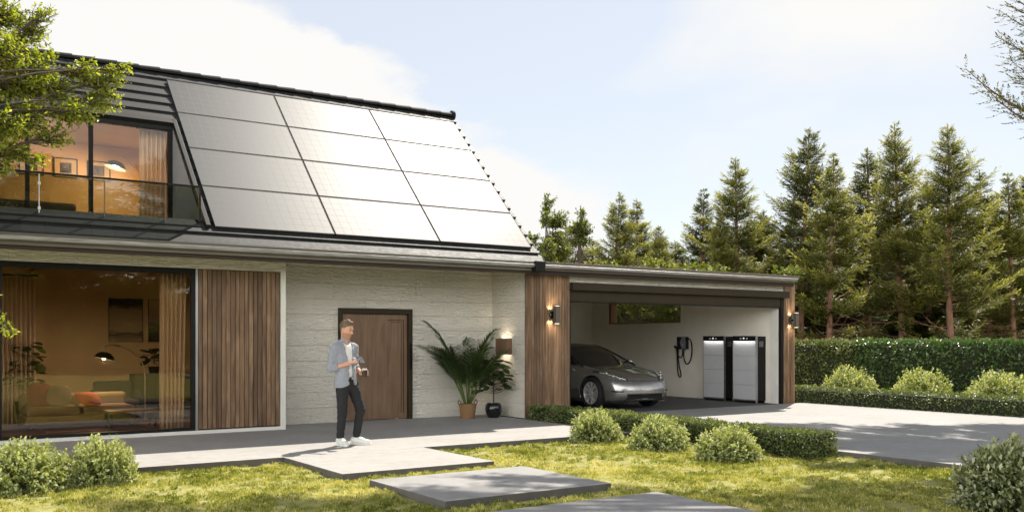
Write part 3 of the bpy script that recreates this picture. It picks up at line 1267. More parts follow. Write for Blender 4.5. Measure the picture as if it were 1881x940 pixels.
def picture(x, y, z, w_, h, label, style):
    t = thing('picture', (x, y, z), label, 'picture', 'framed pictures on the room walls')
    fr = MB()
    b = .018 if style != 'abstract' else .008
    for a, c, d, e in ((-w_ / 2, w_ / 2, -h / 2, -h / 2 + b), (-w_ / 2, w_ / 2, h / 2 - b, h / 2), (-w_ / 2, -w_ / 2 + b, -h / 2 + b, h / 2 - b), (w_ / 2 - b, w_ / 2, -h / 2 + b, h / 2 - b)):
        fr.box(x + a, x + c, y - .03, y, z + d, z + e)
    fr.build('frame', MAT['black'], t)
    n = NT('artwork ' + label[:12])
    if style == 'abstract':
        v = n.coord((1, 1, 1))
        s_ = n.n('SeparateXYZ')
        n.l(v, s_.inputs[0])
        f = n.math('ADD', n.math('MULTIPLY', n.math('SUBTRACT', s_.outputs[2], z - h / 2), 1 / h), n.math('MULTIPLY', n.math('SUBTRACT', n.noise(n.coord((3, 1, 9)), 1.5, 5), .5), .25))
        if 'right' in label:
            st = [(.0, (.05, .045, .04)), (.34, (.06, .055, .05)), (.5, (.28, .22, .16)), (.9, (.42, .33, .22))]
        else:
            st = [(.0, (.36, .29, .2)), (.2, (.10, .08, .06)), (.24, (.36, .29, .21)), (.72, (.34, .27, .19)), (.86, (.04, .035, .03))]
        n.set(Base_Color=n.ramp(f, st), Roughness=.9)
        MB().box(x - w_ / 2 + b, x + w_ / 2 - b, y - .02, y - .002, z - h / 2 + b, z + h / 2 - b).build('canvas', n.m, t)
    else:
        MB().box(x - w_ / 2 + b, x + w_ / 2 - b, y - .018, y - .002, z - h / 2 + b, z + h / 2 - b).build('mat_board', pm('mat board', (.5, .34, .17), .9), t)
        q = w_ * .24
        MB().box(x - q, x + q, y - .022, y - .0182, z - q, z + q).build('print', pm('print ' + label[-14:], (.07, .055, .045), .8, var=.7, vscale=9), t)
    return t


picture(4.13, 19.898, 1.90, .64, .86, 'tall abstract painting with a dark band on top, left of two in the living room', 'abstract')
picture(4.88, 19.898, 1.90, .64, .86, 'tall abstract painting with a dark lower half, right of two, partly behind the curtain', 'abstract')
for k, (xx, lb) in enumerate(((1.72, 'small square framed print at the left of the row in the upper room'), (2.30, 'small square framed print second from the left in the upper room row'),
                              (2.86, 'small square framed print third from the left in the upper room row'), (3.42, 'small square framed print right of the upper window mullion'))):
    picture(xx, 18.748, 4.62, .40, .36, lb, 'print')


def arc_lamp(base, head, topz, label, k, power):
    t = thing('floor_lamp', base, label, 'floor lamp')
    b = Vector(base)
    h_ = Vector(head)
    MB().lathe([(.15, 0), (.15, .03), (.02, .04)], b, 20).build('lamp_base', MAT['black'], t, smooth='auto')
    pts = [b + Vector((0, 0, .03)), b + Vector((0, 0, (topz - b.z) * .55))]
    for i in range(1, 13):
        u = i / 12
        a = math.pi * u
        p = b.lerp(h_, (1 - math.cos(a)) / 2)
        zlo = b.z + (topz - b.z) * .55
        p.z = (zlo * (1 - u) + (h_.z + .14) * u) + math.sin(a) ** .8 * (topz - max(zlo, h_.z)) * .9 if i < 12 else h_.z + .14
        pts.append(p)
    MB().tube(pts, .010, 8).build('lamp_arm', MAT['steel'], t, smooth='auto')
    sh = MB()
    prof = [(.02, .13), (.09, .115), (.15, .07), (.185, .0), (.182, .0), (.146, .066), (.088, .108), (.0, .12)]
    Mt = Matrix.Rotation(rad(14), 4, 'Y')
    sh.lathe([(r * k, z * k) for r, z in prof], h_, 28, Mt)
    sh.build('lamp_shade', pm('lamp shade ' + str(k), (.02, .025, .02), .3, var=.1), t, smooth='auto')
    bl = MB().lathe([(.0, -.04), (.03, -.03), (.042, 0), (.03, .035), (.0, .05)], h_ + Vector((0, 0, .03)), 16)
    bl.build('bulb', emis('lamp bulb', (1, .72, .4), 30), t, smooth=True)
    ld = bpy.data.lights.new('lamp_glow', 'POINT')
    ld.energy = power
    ld.color = (1, .80, .56)
    ld.shadow_soft_size = .06
    lo = bpy.data.objects.new('lamp_glow', ld)
    COL.objects.link(lo)
    lo.location = h_ + Vector((0, 0, -.04))
    return t


arc_lamp((3.98, 17.6, .05), (3.30, 17.6, 1.18), 1.50, 'black arc floor lamp in the living room', .95, 26)
arc_lamp((4.15, 18.2, 3.12), (3.50, 17.7, 4.53), 4.85, 'arc floor lamp with a dome shade in the upper room', 1.0, 60)


def rbox(mb, x0, x1, y0, y1, z0, z1):
    return mb.box(x0, x1, y0, y1, z0, z1)


def sofa(x, y, w_, label, mat, z=.05, rz=0.0, low=False):
    t = thing('sofa', (x, y, z), label, 'sofa')
    h = .36 if low else .42
    MB().box(x - w_ / 2, x + w_ / 2, y - .45, y + .45, z + .08, z + .22).build('sofa_base', mat, t, bevel=.04, seg=3)
    for i in (-1, 1):
        MB().box(x + (i - 1) * w_ / 4 + .02, x + (i + 1) * w_ / 4 - .02, y - .47, y + .25, z + .221, z + h).build('seat_cushion', mat, t, bevel=.05, seg=3)
    MB().box(x - w_ / 2, x + w_ / 2, y + .26, y + .46, z + .221, z + (.55 if low else .75)).build('backrest', mat, t, bevel=.06, seg=3)
    for i in (-1, 1):
        for j in (-1, 1):
            MB().tube([(x + i * (w_ / 2 - .08), y + j * .38, z), (x + i * (w_ / 2 - .08), y + j * .38, z + .08)], .02, 8).build('leg', MAT['black'], t)
    return t


sofa(2.85, 17.45, 1.7, 'low beige sofa behind the ground floor window', FAB['sofa'], low=True)
sofa(1.6, 17.55, 2.6, 'dark sofa with a rounded end behind the balcony railing', FAB['darkfab'], z=3.12)


def cushion(c, s_, mat, label, rx, rz):
    def f(P):
        q = np.abs(P) / np.array([s_, s_ * .32, s_])
        return ((q[:, 0] ** 3.2 + q[:, 2] ** 3.2) ** (1 / 3.2) + np.abs(q[:, 1]) ** 1.5 * .9 - 1) * s_ * .35
    V, F = snet(f, (-s_ * 1.1,) * 3, (s_ * 1.1,) * 3, s_ / 16)
    o = link(np_mesh('cushion', V, F, smooth=True), 'cushion', mat)
    o.location = c
    o.rotation_euler = (rx, 0, rz)
    return tag(o, label, 'cushion', 'loose cushions on the living room sofa')


cushion((2.96, 17.10, .53), .20, FAB['orange'], 'bright orange cushion lying on the beige sofa', rad(-58), .3)
cushion((2.55, 17.38, .58), .20, FAB['sofa'], 'beige cushion in the middle of the sofa behind the window', rad(-30), -.2)
cushion((2.28, 17.45, .60), .21, FAB['red'], 'dark red cushion at the left end of the sofa', rad(-22), .1)


def armchair(x, y, label):
    t = thing('armchair', (x, y, .05), label, 'armchair')
    MB().box(x - .34, x + .34, y - .34, y + .3, .24, .42).build('seat', FAB['darkfab'], t, bevel=.05, seg=3)
    MB().box(x - .34, x + .34, y + .305, y + .44, .3, .74).build('backrest', FAB['darkfab'], t, bevel=.05, seg=3)
    for i in (-1, 1):
        MB().box(x + i * .36 - .03, x + i * .36 + .03, y - .34, y + .36, .42, .58).build('armrest', FAB['darkfab'], t, bevel=.02)
        for j in (-1, 1):
            MB().tube([(x + i * .28, y + j * .26, .05), (x + i * .28, y + j * .26, .24)], .018, 8).build('leg', MAT['black'], t)
    return t


armchair(3.72, 18.7, 'dark low armchair standing behind the beige sofa')
t = thing('sideboard', (4.55, 18.6, .05), 'black sideboard beside the curtain in the living room', 'sideboard')
MB().box(4.05, 5.2, 18.75, 19.2, .14, .86).build('cabinet', MAT['black'], t, bevel=.006)
for i in range(3):
    MB().box(4.06 + i * .38, 4.42 + i * .38, 18.735, 18.749, .16, .84).build('cabinet_door', MAT['bronze'], t, bevel=.004)
for i in (4.12, 5.12):
    MB().box(i - .03, i + .03, 18.8, 19.15, .05, .139).build('leg', MAT['black'], t)
t = thing('coffee_table', (3.55, 16.75, .05), 'low dark coffee table in front of the sofa', 'table')
MB().box(3.15, 3.95, 16.45, 16.95, .30, .345).build('tabletop', MAT['wood_door'], t, bevel=.006)
for i in (3.2, 3.9):
    for j in (16.5, 16.9):
        MB().box(i - .02, i + .02, j - .02, j + .02, .05, .30).build('leg', MAT['black'], t)
rg = MB().box(2.2, 4.1, 16.2, 17.9, .052, .062).build('rug', pm('dark red rug', (.12, .035, .02), .95, var=.3, vscale=8))
tag(rg, 'dark reddish rug under the low sofa and table', 'rug')


# ------------------------------------------------------------------ wall lamps
def area(loc, to, energy, size, col=(1, .82, .6), spread=140, sy=None):
    d = bpy.data.lights.new('lamp_light', 'AREA')
    d.energy = energy
    d.color = col
    d.shape = 'RECTANGLE' if sy else 'DISK'
    d.size = size
    if sy:
        d.size_y = size
        d.size = sy
    d.spread = rad(spread)
    o = bpy.data.objects.new('lamp_light', d)
    COL.objects.link(o)
    o.location = loc
    o.rotation_euler = (-Vector(to)).to_track_quat('Z', 'Y').to_euler()
    return o


GLOW = emis('warm lamp lens', (1, .82, .58), 3)
t = thing('wall_lamp', (10.41, 15.66, 1.25), 'square box wall lamp glowing up and down on the stone wall beside the potted plants', 'wall lamp')
bx = MB()
X1, X0 = 10.409, 10.28
bx.box(X0, X0 + .012, 15.46, 15.86, 1.22, 1.54)
bx.box(X0 + .012, X1, 15.46, 15.472, 1.22, 1.54)
bx.box(X0 + .012, X1, 15.848, 15.86, 1.22, 1.54)
bx.build('lamp_housing', MAT['wood_door'], t, bevel=.003)
bx = MB()
bx.box(X0 + .02, X1 - .01, 15.50, 15.82, 1.375, 1.385)
bx.build('lamp_tray', MAT['black'], t)
for z in (1.388, 1.366):
    MB().box(X0 + .035, X1 - .03, 15.56, 15.74, z, z + .006).build('lamp_lens', GLOW, t)
area((10.355, 15.65, 1.40), (.18, 0, 1), 1.2, .06, sy=.2)
area((10.355, 15.65, 1.36), (.18, 0, -1), 1.2, .06, sy=.2)


def plate_lamp(x, z, label):
    t = thing('wall_lamp', (x, GY0, z), label, 'wall lamp', 'cylinder wall lamps on the garage pillars')
    R = Matrix.Rotation(rad(90), 4, 'X')
    MB().lathe([(.0, .001), (.075, .001), (.075, .03), (.06, .045), (.0, .045)], (x, GY0, z), 28, R).build('mounting_disc', MAT['black_gloss'], t, smooth='auto')
    MB().lathe([(.0, .046), (.028, .046), (.028, .12), (.0, .12)], (x, GY0, z), 18, R).build('lamp_arm', MAT['black_gloss'], t, smooth='auto')
    b = MB()
    b.box(x - .055, x + .055, GY0 - .20, GY0 - .122, z - .17, z + .17)
    b.build('lamp_plate', MAT['bronze_l'], t, bevel=.004)
    for s_ in (-1, 1):
        MB().box(x - .035, x + .035, GY0 - .19, GY0 - .135, z + s_ * .172 - .002, z + s_ * .172 + .002).build('lamp_lens', GLOW, t)
        for dx in (-.055, .0):
            area((x + dx - .03, GY0 - .05, z + s_ * .10), (0, .75, s_ * .8), .14, .02, spread=80)
        area((x, GY0 - .13, z + s_ * .18), (0, .35, s_), .4, .06)


plate_lamp(11.05, 2.0, 'black and bronze up and down lamp on the wide walnut pillar')
plate_lamp(18.12, 1.98, 'black and bronze up and down lamp on the narrow right walnut pillar')

# ------------------------------------------------------------------ battery cabinets
GB = 'tall silver battery cabinets in the garage'
SILV = pm('cabinet silver', (.58, .585, .60), .42, .25, var=.03)
LED = emis('cabinet led strip', (1, .98, .95), 1.6)


def battery(y0, y1, label):
    area((17.405, (y0 + y1) / 2, 1.474), (.22, 0, -1), .34, .03, (1, .98, .95), 150, sy=y1 - y0 - .06).rotation_euler.rotate_axis('Z', 0)
    t = thing('battery_cabinet', (17.6, (y0 + y1) / 2, 0), label, 'battery cabinet', GB)
    xf, xb = 17.44, 17.795
    zs = [.075, .43, .78, 1.13, 1.47]
    for i in range(4):
        MB().box(xf, xf + .06, y0 + .004, y1 - .004, zs[i] + .002, zs[i + 1] - .002).build('front_panel', SILV, t, bevel=.004)
    MB().box(xf + .061, xb, y0 + .005, y1 - .005, .05, 1.60).build('case', MAT['black'], t, bevel=.006)
    b = MB()
    b.box(xf - .008, xf + .06, y0 - .006, y0 + .002, .0, 1.615)
    b.box(xf - .008, xf + .06, y1 - .002, y1 + .006, .0, 1.615)
    b.box(xf, xf + .06, y0 + .003, y1 - .003, .045, .072)
    b.build('side_trim', MAT['alu'], t, bevel=.002)
    h = MB()
    h.box(xf - .022, xf + .06, y0 + .003, y1 - .003, 1.485, 1.61)
    h.build('header', MAT['black_gloss'], t, bevel=.004)
    MB().box(xf - .014, xf - .004, y0 + .02, y1 - .02, 1.477, 1.4845).build('led_strip', LED, t)
    ym = (y0 + y1) / 2
    d = MB()
    d.box(xf - .0245, xf - .0222, ym - .022, ym + .022, 1.535, 1.572)
    for s_ in (-1, 1):
        for q in range(2):
            d.box(xf - .0245, xf - .0222, ym + s_ * .10 - .022, ym + s_ * .10 + .022, 1.540 + q * .012, 1.545 + q * .012)
    d.build('display', emis('small display', (.75, .8, .85), .5), t)
    d = MB()
    for q in range(9):
        d.box(xf + .12, xf + .26, y0 - .0015, y0 + .0045, 1.35 + q * .015, 1.358 + q * .015)
    d.build('side_vent', MAT['alu'], t)
    for a in (xf + .03, xb - .05):
        MB().box(a, a + .04, y0 + .03, y1 - .03, 0, .0445).build('foot', MAT['black'], t)


battery(16.50, 17.20, 'tall silver battery cabinet nearer to the wall charger')
battery(15.48, 16.20, 'tall silver battery cabinet nearer to the garage opening')

# ------------------------------------------------------------------ wall charger with cable
t = thing('wall_charger', (17.79, 18.2, 1.43), 'black and grey car wall charger with a looped black cable', 'charger')
b = MB()
b.prism([(18.08, 1.27), (18.33, 1.27), (18.40, 1.37), (18.40, 1.60), (18.08, 1.60)], 'x', 17.66, 17.798)
b.build('charger_body', MAT['black_gloss'], t, bevel=.012)
b = MB()
b.add([(17.655, 18.075, 1.595), (17.655, 18.20, 1.595), (17.655, 18.28, 1.44), (17.655, 18.19, 1.28), (17.655, 18.075, 1.28)], [(0, 1, 2, 3, 4)])
fo = b.build('charger_face', pm('charger grey', (.30, .32, .36), .25, .4), t)
sm_ = fo.modifiers.new('solid', 'SOLIDIFY')
sm_.thickness = .012


def spline(pts, n=10):
    pts = [Vector(p) for p in pts]
    out = []
    P = [pts[0]] + pts + [pts[-1]]
    for i in range(1, len(P) - 2):
        for k in range(n):
            u = k / n
            a, b_, c, d = P[i - 1], P[i], P[i + 1], P[i + 2]
            out.append(.5 * ((2 * b_) + (c - a) * u + (2 * a - 5 * b_ + 4 * c - d) * u * u + (3 * b_ - a - 3 * c + d) * u ** 3))
    out.append(pts[-1])
    return out


X = 17.74
MB().tube(spline([(X, 18.12, 1.55), (X + .02, 17.98, 1.50), (X + .02, 17.93, 1.2), (X + .02, 18.02, .93), (X + .01, 18.15, .90), (X, 18.22, 1.1), (X, 18.20, 1.28)]), .016, 10).build('cable', MAT['black'], t, smooth=True)
MB().tube(spline([(X, 18.42, 1.30), (X, 18.42, 1.12), (X, 18.36, 1.05), (X, 18.27, 1.10), (X, 18.26, 1.28)]), .015, 10).build('cable', MAT['black'], t, smooth=True)
MB().tube(spline([(X, 18.46, 1.18), (X + .01, 18.46, .8), (X + .01, 18.43, .6), (X + .01, 18.37, .53), (X + .01, 18.33, .60), (X + .01, 18.40, .85), (X, 18.44, 1.2)]), .015, 10).build('cable', MAT['black'], t, smooth=True)
cn = MB()
cn.tube([(X - .01, 18.45, 1.16), (X - .015, 18.45, 1.25), (X - .03, 18.45, 1.33)], [.018, .028, .034], 12)
cn.tube([(X - .03, 18.45, 1.31), (X - .07, 18.50, 1.35)], [.034, .03], 12)
cn.build('connector', MAT['black'], t, smooth='auto')


# ------------------------------------------------------------------ car
CARP = NT('silver grey car paint')
_f = CARP.n('LayerWeight')
_f.inputs['Blend'].default_value = .4
CARP.set(Base_Color=(.33, .32, .305), Metallic=.75, Roughness=.27, Coat_Weight=1.0, Coat_Roughness=.03)
CGLASS = pm('dark car glass', (.012, .010, .009), .06, var=.1, rvar=.01, coat=.5)
CX, CY = 13.95, 17.75
car = thing('car', (CX, CY, 0), 'silver grey electric sedan parked nose out in the open garage', 'car')
NOSE = -2.33


def cprof(P):
    x, z = np.abs(P[:, 0]), P[:, 2]
    s = P[:, 1] - NOSE - .26 * (x / .9) ** 2.4 - .06 * np.clip((z - .50) / .35, 0, 1) ** 2
    s2 = 4.68 - (P[:, 1] - NOSE) - .16 * (x / .9) ** 2.4
    return x, z, s, s2


def car_lower(P):
    x, z, s, s2 = cprof(P)
    top = np.interp(s, [-.2, 0, .05, .16, .4, .8, 1.2, 1.5, 2.2, 3.0, 3.6, 4.1, 4.5, 4.7], [.48, .56, .63, .70, .775, .85, .905, .94, .955, .97, .985, 1.0, .985, .93])
    top = top + .035 * np.exp(-((x - .70) / .13) ** 2) * np.clip((s - .2) / .4, 0, 1) * np.clip((1.7 - s) / .5, 0, 1) - .05 * np.clip((x - .78) / .15, 0, 1) ** 2
    bot = np.interp(s, [0, .3, .8, 4.0, 4.7], [.20, .17, .17, .18, .30])
    hw = np.interp(s, [0, .2, .5, 1.0, 1.6, 3.2, 4.0, 4.7], [.78, .845, .885, .92, .92, .925, .90, .80])
    side = hw - .07 * np.clip((z - .72) / .3, 0, 1) ** 1.5 - .05 * np.clip((.42 - z) / .25, 0, 1) - .018 * np.exp(-((z - .48) / .10) ** 2) * np.clip((s - 1.2) / .3, 0, 1)
    d = smax(z - top, x - side, .14)
    d = smax(d, bot - z, .08)
    d = smax(d, -s * .9, .16)
    d = smax(d, -s2 * .9, .18)
    # wheel arches
    for wy in (-1.45, 1.42):
        r = np.sqrt((P[:, 1] - wy) ** 2 + (z - .345) ** 2)
        d = smax(d, -np.maximum(r - .385, .60 - x), .02)
        d = np.where(x > .7, np.minimum(d, d), d)
    # lower air intake and fog slots, nose crease
    q = np.maximum(np.maximum(x - .50 - .25 * (z - .27), np.abs(z - .275) - .05), s - .09)
    d = smax(d, -q, .03)
    # shut lines: bonnet edge, door front and rear
    d = np.where((np.abs(x - .74 + .12 * (1.2 - s)) < .006) & (s > .25) & (s < 1.45) & (z > .7), d + .012, d)
    for sy in (1.58, 2.66):
        d = np.where((np.abs(s + .0 - sy) < .006) & (z > .30) & (x > .7), d + .012, d)
    return d


def cabin(P):
    x, z = np.abs(P[:, 0]), P[:, 2]
    s = P[:, 1] - NOSE
    ss = s - .18 * (x / .7) ** 2 * np.clip(2.4 - s, 0, 1)
    roof = np.interp(ss, [1.15, 1.35, 1.6, 1.9, 2.2, 2.5, 2.85, 3.2, 3.6, 4.0, 4.35, 4.6], [.84, .93, 1.08, 1.245, 1.365, 1.425, 1.44, 1.42, 1.335, 1.20, 1.05, .93])
    d = smax(z - roof + .05 * (x / .6) ** 2, x - (.80 - .24 * np.clip((z - .93) / .47, -.2, 1)), .10)
    return np.maximum(d, .86 - z)


V, F = snet(car_lower, (-1.0, -2.42, .14), (1.0, 2.42, 1.08), .016)
ob = link(np_mesh('body', V, F, smooth=True), 'body', CARP.m, car, False)
V, F = snet(cabin, (-.9, -1.3, .84), (.9, 2.4, 1.5), .016)
c_ = V[F].mean(1)
nrm = np.cross(V[F[:, 1]] - V[F[:, 0]], V[F[:, 2]] - V[F[:, 0]])
nrm = unit(nrm)
side = np.abs(nrm[:, 0]) > .58
frontm = ~side & (c_[:, 1] - NOSE < 2.32)
rear = ~side & (c_[:, 1] - NOSE > 3.4)
for nm, m_, mt in (('windscreen', frontm, CGLASS), ('rear_window', rear, CGLASS), ('roof', ~side & ~frontm & ~rear, CGLASS), ('side_window', side & (c_[:, 0] < 0), CGLASS), ('side_window', side & (c_[:, 0] > 0), CGLASS)):
    ff = F[m_]
    u, inv = np.unique(ff, return_inverse=True)
    link(np_mesh(nm, V[u], inv.reshape(-1, 4), smooth=True), nm, mt, car, False)
for sx in (-1, 1):
    # pillar line from the bonnet over the side windows
    pts = [(sx * .775, NOSE + 1.30, .925), (sx * .71, NOSE + 1.72, 1.10), (sx * .635, NOSE + 2.12, 1.265), (sx * .585, NOSE + 2.5, 1.365), (sx * .575, NOSE + 2.9, 1.385), (sx * .60, NOSE + 3.4, 1.32), (sx * .665, NOSE + 3.9, 1.17), (sx * .74, NOSE + 4.3, 1.02)]
    MB().tube(spline(pts, 6), .020, 8).build('window_pillar', MAT['black_gloss'], car, world=False, smooth=True)
    m = MB()
    m.tube([(sx * .78, NOSE + 1.72, .98), (sx * .90, NOSE + 1.70, 1.0)], [.02, .025], 8)
    V2, F2 = snet(lambda P: sd_ell(P, (sx * .97, NOSE + 1.72, 1.00), (.105, .065, .065)), (sx * .97 - .14, NOSE + 1.6, .90), (sx * .97 + .14, NOSE + 1.84, 1.10), .012)
    mo = m.build('mirror', MAT['black_gloss'], car, world=False, smooth='auto')
    link(np_mesh('mirror_cap', V2, F2, smooth=True), 'mirror_cap', CARP.m, mo, False)
    for hy in (1.62 + .72, 2.72 + .6):
        MB().box(sx * .905 - .012, sx * .905 + .012, NOSE + hy - .1, NOSE + hy + .1, .775, .80).build('door_handle', MAT['steel'], car, world=False, bevel=.006)

    def lampf(P, sx=sx):
        x, z, s, s2 = cprof(P)
        body = car_lower(P) - .012
        xx = P[:, 0] * sx
        # swept lamp outline seen from the front
        lo_ = .60 + .20 * np.clip((xx - .42) / .42, 0, 1)
        hi_ = .655 + .215 * np.clip((xx - .42) / .40, 0, 1)
        return np.maximum.reduce([body, -(car_lower(P) + .02), lo_ - z, z - hi_, .44 - xx, s - .75])
    V2, F2 = snet(lampf, (min(sx * .4, sx * .96), NOSE - .02, .54), (max(sx * .4, sx * .96), NOSE + .9, .95), .010, lip=2.5)
    hl = link(np_mesh('headlight', V2, F2, smooth=True), 'headlight', pm('headlight lens', (.03, .03, .032), .06, var=.2, rvar=.02, coat=1), car, False)
    for (a, b_, c2) in ((.70, .30, .745), (.79, .42, .80), (.60, .20, .69)):
        MB().lathe([(.0, -.03), (.026, -.024), (.034, 0), (.026, .024), (0, .03)], (sx * a, NOSE + b_ + .05, c2 - .015), 16).build('reflector', MAT['steel'], hl, world=False, smooth=True)
    strip = []
    for p in spline([(sx * .50, 0, .652), (sx * .62, 0, .705), (sx * .74, 0, .765), (sx * .80, 0, .80)], 6):
        yy = np.linspace(NOSE - .02, NOSE + 1.1, 300)
        fv = car_lower(np.stack([np.full(300, p.x), yy, np.full(300, p.z)], 1))
        strip.append((p.x, yy[np.argmax(fv < .014)], p.z))
    MB().tube(strip, .008, 8).build('light_strip', pm('lamp strip', (.8, .8, .8), .2), hl, world=False)
    def slotf(P, sx=sx):
        return np.maximum.reduce([car_lower(P) - .014, -(car_lower(P) + .03), np.abs(P[:, 0] * sx - .70) - .095, np.abs(P[:, 2] - .402) - .013, P[:, 1] - NOSE - .6])
    V2, F2 = snet(slotf, (min(sx * .58, sx * .82), NOSE - .05, .37), (max(sx * .58, sx * .82), NOSE + .5, .44), .007, lip=3)
    link(np_mesh('fog_slot', V2, F2, smooth=True), 'fog_slot', MAT['black_gloss'], car, False)
MB().box(-.50, .50, NOSE + .09, NOSE + .11, .225, .325).build('air_intake', MAT['black'], car, world=False)
MB().box(-.52, .52, NOSE + .05, NOSE + .30, .185, .198).build('front_lip', MAT['black'], car, world=False)
MB().tube(spline([(-.20, NOSE + 1.33, 1.0), (-.30, NOSE + 1.9, 1.0)], 2), .001, 6)
RIM = pm('alloy rim', (.72, .70, .67), .34, .55, var=.05)
TYRE = pm('tyre rubber', (.014, .014, .014), .75, var=.1, bump=.2)
for wy in (-1.45, 1.42):
    for sx in (-1, 1):
        Mr = Matrix.Rotation(rad(90) * sx, 4, 'Y')
        wr = bpy.data.objects.new('wheel', None)
        prof = [(.235, -.10), (.30, -.115), (.335, -.095), (.345, -.05), (.345, .05), (.335, .095), (.30, .115), (.245, .10), (.235, .085)]
        wo = MB().lathe(prof, (0, 0, 0), 40, Mr, cap=False).build('wheel', TYRE, car, world=False, smooth='auto')
        wo.location = (sx * .79, wy, .345)
        r_ = MB()
        r_.lathe([(.246, .10), (.25, .106), (.235, .108), (.225, .085), (.222, .0), (.222, -.08)], (0, 0, 0), 40, Mr, cap=False)
        for k in range(10):
            a = 2 * math.pi * k / 10 + (.16 if k % 2 else -.16)
            a2 = 2 * math.pi * k / 10 + (.03 if k % 2 else -.03)
            p0 = Vector((.045 * math.cos(a), .045 * math.sin(a), .088))
            p1 = Vector((.238 * math.cos(a2), .238 * math.sin(a2), .092))
            dirv = (p1 - p0).normalized()
            sd = dirv.cross(Vector((0, 0, 1)))
            w0, w1 = .016, .024
            vs = []
            for zz in (-.03, .0):
                for p, ww in ((p0, w0), (p1, w1)):
                    for q in (-1, 1):
                        vs.append(Mr @ (p + sd * ww * q + Vector((0, 0, zz))))
            r_.add(vs, [(0, 1, 3, 2), (4, 6, 7, 5), (0, 4, 5, 1), (2, 3, 7, 6), (0, 2, 6, 4), (1, 5, 7, 3)])
        r_.lathe([(0, .10), (.03, .10), (.05, .09), (.052, .05)], (0, 0, 0), 20, Mr)
        r_.build('rim', RIM, wo, world=False, bevel=.003, smooth='auto')
        MB().lathe([(0, .02), (.17, .02), (.17, .0), (0, .0)], (0, 0, 0), 28, Mr).build('brake_disc', MAT['steel'], wo, world=False, smooth='auto')
        MB().lathe([(0, -.09), (.24, -.09), (.24, -.08), (0, -.08)], (0, 0, 0), 28, Mr).build('wheel_back', MAT['black'], wo, world=False)


# ------------------------------------------------------------------ man standing on the terrace
PX, PY = g_z(641, 817)[:2]
PROT = rad(20.7)
person = thing('person', (PX, PY, 0), 'man in an open blue grey shirt and black trousers looking at his phone', 'person', rz=PROT)
SKIN = pm('skin', (.52, .28, .19), .55, var=.08, vscale=12)
J = dict(
    hipR=(-.10, .035, .90), kneeR=(-.125, .005, .50), ankR=(-.125, .045, .10),
    hipL=(.075, .025, .90), kneeL=(.125, -.105, .51), ankL=(.125, -.03, .10),
    shR=(-.220, .065, 1.395), elR=(-.258, .105, 1.105), wrR=(-.125, -.125, 1.175),
    shL=(.125, .035, 1.395), elL=(.205, .09, 1.12), wrL=(.12, -.12, 1.035),
    chest=(-.05, .06, 1.28), waist=(-.03, .035, 1.03), neck=(-.05, .045, 1.475), head=(-.045, .0, 1.655))
J = {k: np.array(v) for k, v in J.items()}
HC = J['head']
# head axes: turned towards the phone and tipped down
_yaw, _pit = .16, .30
HM = np.array(Matrix.Rotation(_yaw, 3, 'Z') @ Matrix.Rotation(_pit, 3, 'X'))


def hd(P):
    return (P - HC) @ HM


def headf(P):
    q = hd(P)
    d = sd_ell(q, (0, .012, .030), (.076, .096, .092))
    d = smin(d, sd_ell(q, (0, -.022, -.045), (.060, .068, .075)), .05)          # face and jaw
    d = smin(d, sd_ell(q, (0, -.070, -.098), (.026, .022, .022)), .03)          # chin
    d = smin(d, sd_cone(q, (0, -.086, .012), (0, -.108, -.024), .008, .0135), .012)   # nose
    d = smin(d, sd_cone(q, (-.035, -.080, .030), (.035, -.080, .030), .009, .009), .018)  # brow
    for s in (-1, 1):
        d = smax(d, -sd_ell(q, (s * .031, -.096, .012), (.016, .013, .010)), .014)
        d = smin(d, sd_ell(q, (s * .030, -.078, .011), (.0135, .0125, .0115)), .004)
        d = smin(d, sd_ell(q, (s * .076, .012, -.006), (.010, .022, .033)), .008)  # ear
    d = smin(d, sd_ell(q, (0, -.090, -.058), (.022, .010, .0055)), .006)          # lips
    d = smin(d, sd_ell(q, (0, -.088, -.067), (.018, .010, .005)), .006)
    return d


def finger(P, pts, r0, r1):
    d = None
    n = len(pts) - 1
    for i in range(n):
        e = sd_cone(P, pts[i], pts[i + 1], r0 + (r1 - r0) * i / n, r0 + (r1 - r0) * (i + 1) / n)
        d = e if d is None else smin(d, e, .004)
    return d


# right hand: palm up under the phone, fingers along its far edge, thumb on the screen side
pR = J['wrR']
phC = np.array((-.035, -.275, 1.225))
hR = []
fwd = unit((phC - pR)[None])[0]
latR = unit(np.cross(fwd, (0, 0, 1))[None])[0]      # points to his right
upv = np.cross(latR, fwd)
palmR = pR + fwd * .055 + upv * -.005
for i, (o_, ln) in enumerate(((-.030, .062), (-.010, .070), (.011, .066), (.030, .052))):
    k0 = pR + fwd * .095 + latR * o_ + upv * -.012
    k1 = k0 + fwd * ln * .55 + upv * -.010
    k2 = k1 + fwd * ln * .42 + upv * .018
    k3 = k2 + fwd * ln * .10 + upv * .022
    hR.append(([k0 - fwd * .02, k0, k1, k2, k3], .0092, .0068))
tb = pR + fwd * .035 - latR * .032
hR.append(([tb, tb + fwd * .035 - latR * .012 + upv * .018, tb + fwd * .068 - latR * .002 + upv * .034], .0115, .0080))
